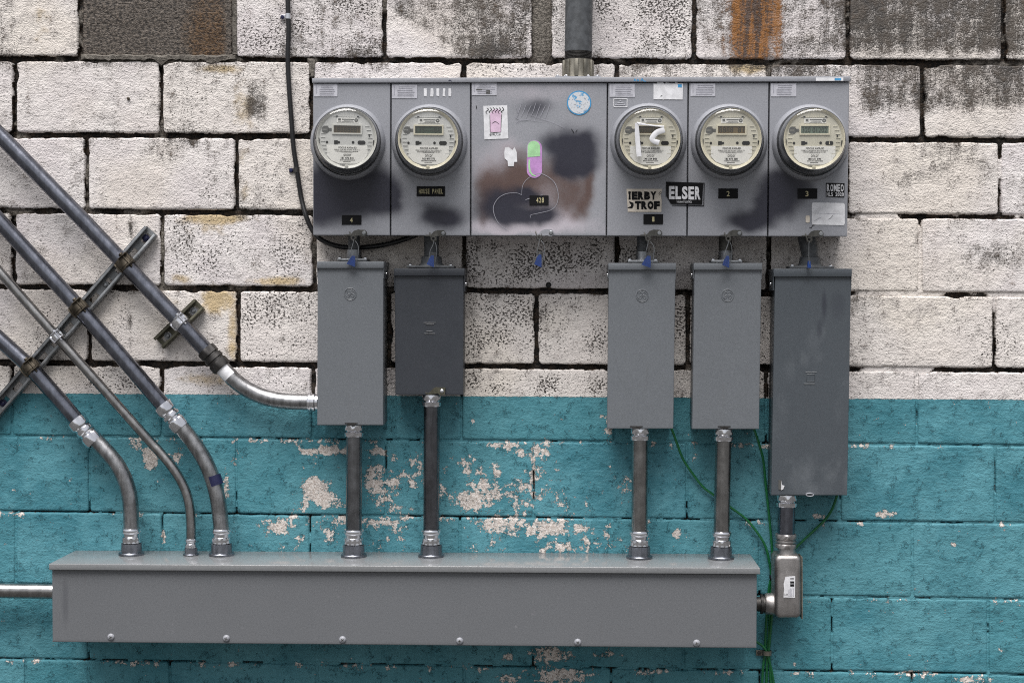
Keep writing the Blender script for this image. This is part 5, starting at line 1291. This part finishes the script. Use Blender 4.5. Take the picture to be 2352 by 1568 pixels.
# neck up, arm left
nb = P(1806, 1292, .066); mb.lathe(nb, (0, 0, 1), [(0, mpx(27, .066)), (.014, mpx(24, .066)), (.024, mpx(20.5, .066)), (.045, mpx(20, .066)), (.0455, mpx(17, .066))], 32, caps=False)
ab = P(1786, 1386, .060); mb.lathe(ab, (-1, 0, 0), [(-.01, mpx(27, .06)), (.010, mpx(25.5, .06)), (.030, mpx(24, .06)), (.034, mpx(22, .06)), (.034, mpx(12, .06))], 32, caps=False)
mb.build('body', 'lb', lb, 50)
mb = MB(); cq = [P(1842.5, 1281, .086), P(1842.5, 1421, .086)]
mb.slab([P(1841, 1279, .097), P(1841.5, 1421, .097), P(1844, 1421, .097), P(1843.5, 1279, .097)], .060); mb.build('side_cover', 'hubgold', lb)
mb = MB(); mb.lathe(P(1756, 1386.5, .060), (-1, 0, 0), [(-.004, mpx(19, .06)), (.004, mpx(19, .06)), (.005, mpx(23, .06)), (.011, mpx(23, .06), 8), (.012, mpx(17, .06)), (.024, mpx(17, .06))], 28, caps=False); mb.build('lock_nut', 'black_fitting', lb)
mb = MB(); mb.poly([(1804, 1324), (1802, 1332), (1800, 1340), (1801, 1352), (1799.5, 1371), (1826, 1372), (1826.5, 1322), (1812, 1323)], fd + .0012, .0004)
for q in ((1815, 1327, 1824, 1329), (1815, 1334, 1824, 1337.5), (1815, 1338.5, 1824, 1340), (1815, 1341, 1824, 1346)): mb.quad(*q, fd + .0016, .0002, 1)
for q in ((1811, 1353, 1813, 1369), (1814, 1350, 1816, 1369), (1817, 1352, 1819, 1369), (1821, 1350, 1823.5, 1369)): mb.quad(*q, fd + .0016, .0002, 2)
mb.text('1-1/4', 1802, 1362, 1809, 1367, fd + .0016, 1, .02)
mb.build('label', ['white', 'ink', 'paper'], lb)
# pipe from the tall breaker down to it
t = thing('conduit', 'stubby conduit from the tall slate box down to the cast elbow body', 'conduit', tuple(P(1805, 1256, .066)))
top = P(1807, 1139, .066); bot = P(1804.5, 1250, .066); upv = (top - bot).normalized(); r = mpx(19.5, .066)
mb = MB(); mb.tube([bot, (top + bot) / 2, top], r, 28); mb.build('pipe', 'emt', t); top_connector(t, top, -upv, r)
mb = MB(); comp_coupling(mb, P(1804.8, 1241, .066), upv, r, mpx(32, .066)); mb.build('coupling', 'lb', t)

# ------------------------------------------------------------------ cables and wires
cb_ = thing('cable', 'black cable looping down the wall and under the meter panel', 'cable', tuple(P(806, 569, .02)))
cpts = [(660, -300), (661, -60), (661, 0), (663, 67), (661, 134), (664, 202), (669, 269), (674, 336), (682, 390), (692, 454), (703, 496), (717, 528), (736, 549), (766, 563), (806, 569), (848, 567), (889, 561), (931, 549), (962, 536), (985, 520)]
mb = MB(); mb.tube(smooth([P(u, v, .011 if v < 480 and u < 700 else .022) for u, v in cpts], 8), mpx(5.6), 14); mb.build('jacket', 'cable', cb_)
def cable_clip(label, u, v, mat, side=-1):
    t = thing('cable_clip', label, 'cable clip', tuple(P(u, v, .005)), 'clips on the black cable')
    mb = MB(); c = P(u, v, .011); r_ = mpx(5.6)
    mb.lathe(c + Vector((0, 0, -.007)), (0.02, 0, 1), [(0, r_), (0, r_ + .0016), (.014, r_ + .0016), (.014, r_)], 18, 0, False)
    mb.box(c + Vector((-.013, .008, -.001)), (.008, .0012, .0065), bev=.0008); mb.build('strap', mat, t)
    mb = MB(); mb.lathe(c + Vector((-.016, .007, -.001)), (0, -1, 0), [(0, .0055), (.002, .0055, 6), (.0045, .005, 6), (.005, .002)], 14); mb.build('screw', 'navy', t)
cable_clip('shiny cable clip at the very top of the black cable', 661.5, 38, 'zinc')
cable_clip('dull brown cable clip lower on the black cable, left of the panel', 681, 390, 'black_fitting')

def wire(label, uvd, r=.0034):
    p = smooth([P(u, v, d) for u, v, d in uvd], 7)
    mb = MB(); mb.tube(p, r, 10)
    o = mb.build('ground_wire', 'wire', None)
    tag(o, label, 'wire', 'green ground wires at the right')
wire('green ground wire sweeping down from the light gray box behind a conduit', [(1538, 975, .05), (1544, 988, .045), (1556, 1021, .03), (1570, 1056, .018), (1595, 1093, .012), (1616, 1119, .012), (1639, 1136, .012), (1680, 1166, .012), (1712, 1190, .012), (1739, 1222, .012), (1758, 1254, .012), (1768, 1295, .012), (1771, 1322, .012), (1766, 1352, .012), (1761, 1410, .012), (1758, 1470, .012), (1757, 1497, .012), (1752, 1540, .012), (1750, 1620, .012), (1752, 1800, .012)])
wire('green ground wire dropping almost straight from the box beside the slate one', [(1729, 975, .05), (1733, 988, .045), (1743, 1018, .03), (1753, 1056, .018), (1759, 1115, .012), (1766, 1179, .012), (1772, 1244, .012), (1775, 1295, .0125), (1775, 1322, .0125), (1772, 1352, .0125), (1768, 1410, .0125), (1765, 1470, .0125), (1763, 1497, .0125), (1761, 1540, .0125), (1760, 1620, .0125), (1761, 1800, .0125)])
wire('green ground wire curving from the tall slate box to behind the conduit body', [(1924, 1130, .04), (1921, 1142, .035), (1911, 1169, .02), (1895, 1193, .012), (1868, 1219, .012), (1829, 1256, .012), (1800, 1287, .012), (1782, 1310, .016), (1778, 1324, .018), (1776, 1352, .017), (1773, 1410, .017), (1768, 1470, .016), (1766, 1497, .016), (1769, 1540, .013), (1771, 1620, .012), (1770, 1800, .012)])
wire('short green ground wire coming out beside the lower right of the wireway', [(1722, 1462, .03), (1739, 1474, .022), (1752, 1483, .019), (1761, 1497, .019), (1770, 1530, .015), (1777, 1570, .012), (1780, 1640, .012), (1779, 1800, .012)])
t = thing('cable_tie', 'small dark tie binding the green wires beside the conduit body', 'cable tie', tuple(P(1774, 1322, .014)))
mb = MB(); mb.lathe(P(1774.5, 1328, .0145), (0, 0, 1), [(0, .0075), (0, .0090), (.010, .0090), (.010, .0075)], 16, 0, False); mb.box(P(1774, 1322, .026), (.0035, .0035, .005), bev=.0008, mat=1); mb.build('band', ['black', 'zinc'], t)
t = thing('wire_clip', 'one-screw metal clip pinning the green wires under the wireway end', 'clip', tuple(P(1757, 1497, .01)))
mb = MB(); c = P(1762, 1498, .0155); mb.lathe(c + Vector((0, 0, -.006)), (0, 0, 1), [(0, .0105), (0, .0120), (.012, .0120), (.012, .0105)], 18, 0, False)
mb.box(P(1746, 1498, .006), (.011, .0014, .0075), bev=.001); mb.build('strap', 'hubgold', t)
mb = MB(); mb.lathe(P(1744, 1498, .007), (0, -1, 0), [(0, .0055), (.003, .005), (.0035, .001)], 12); mb.build('screw', 'black_fitting', t)
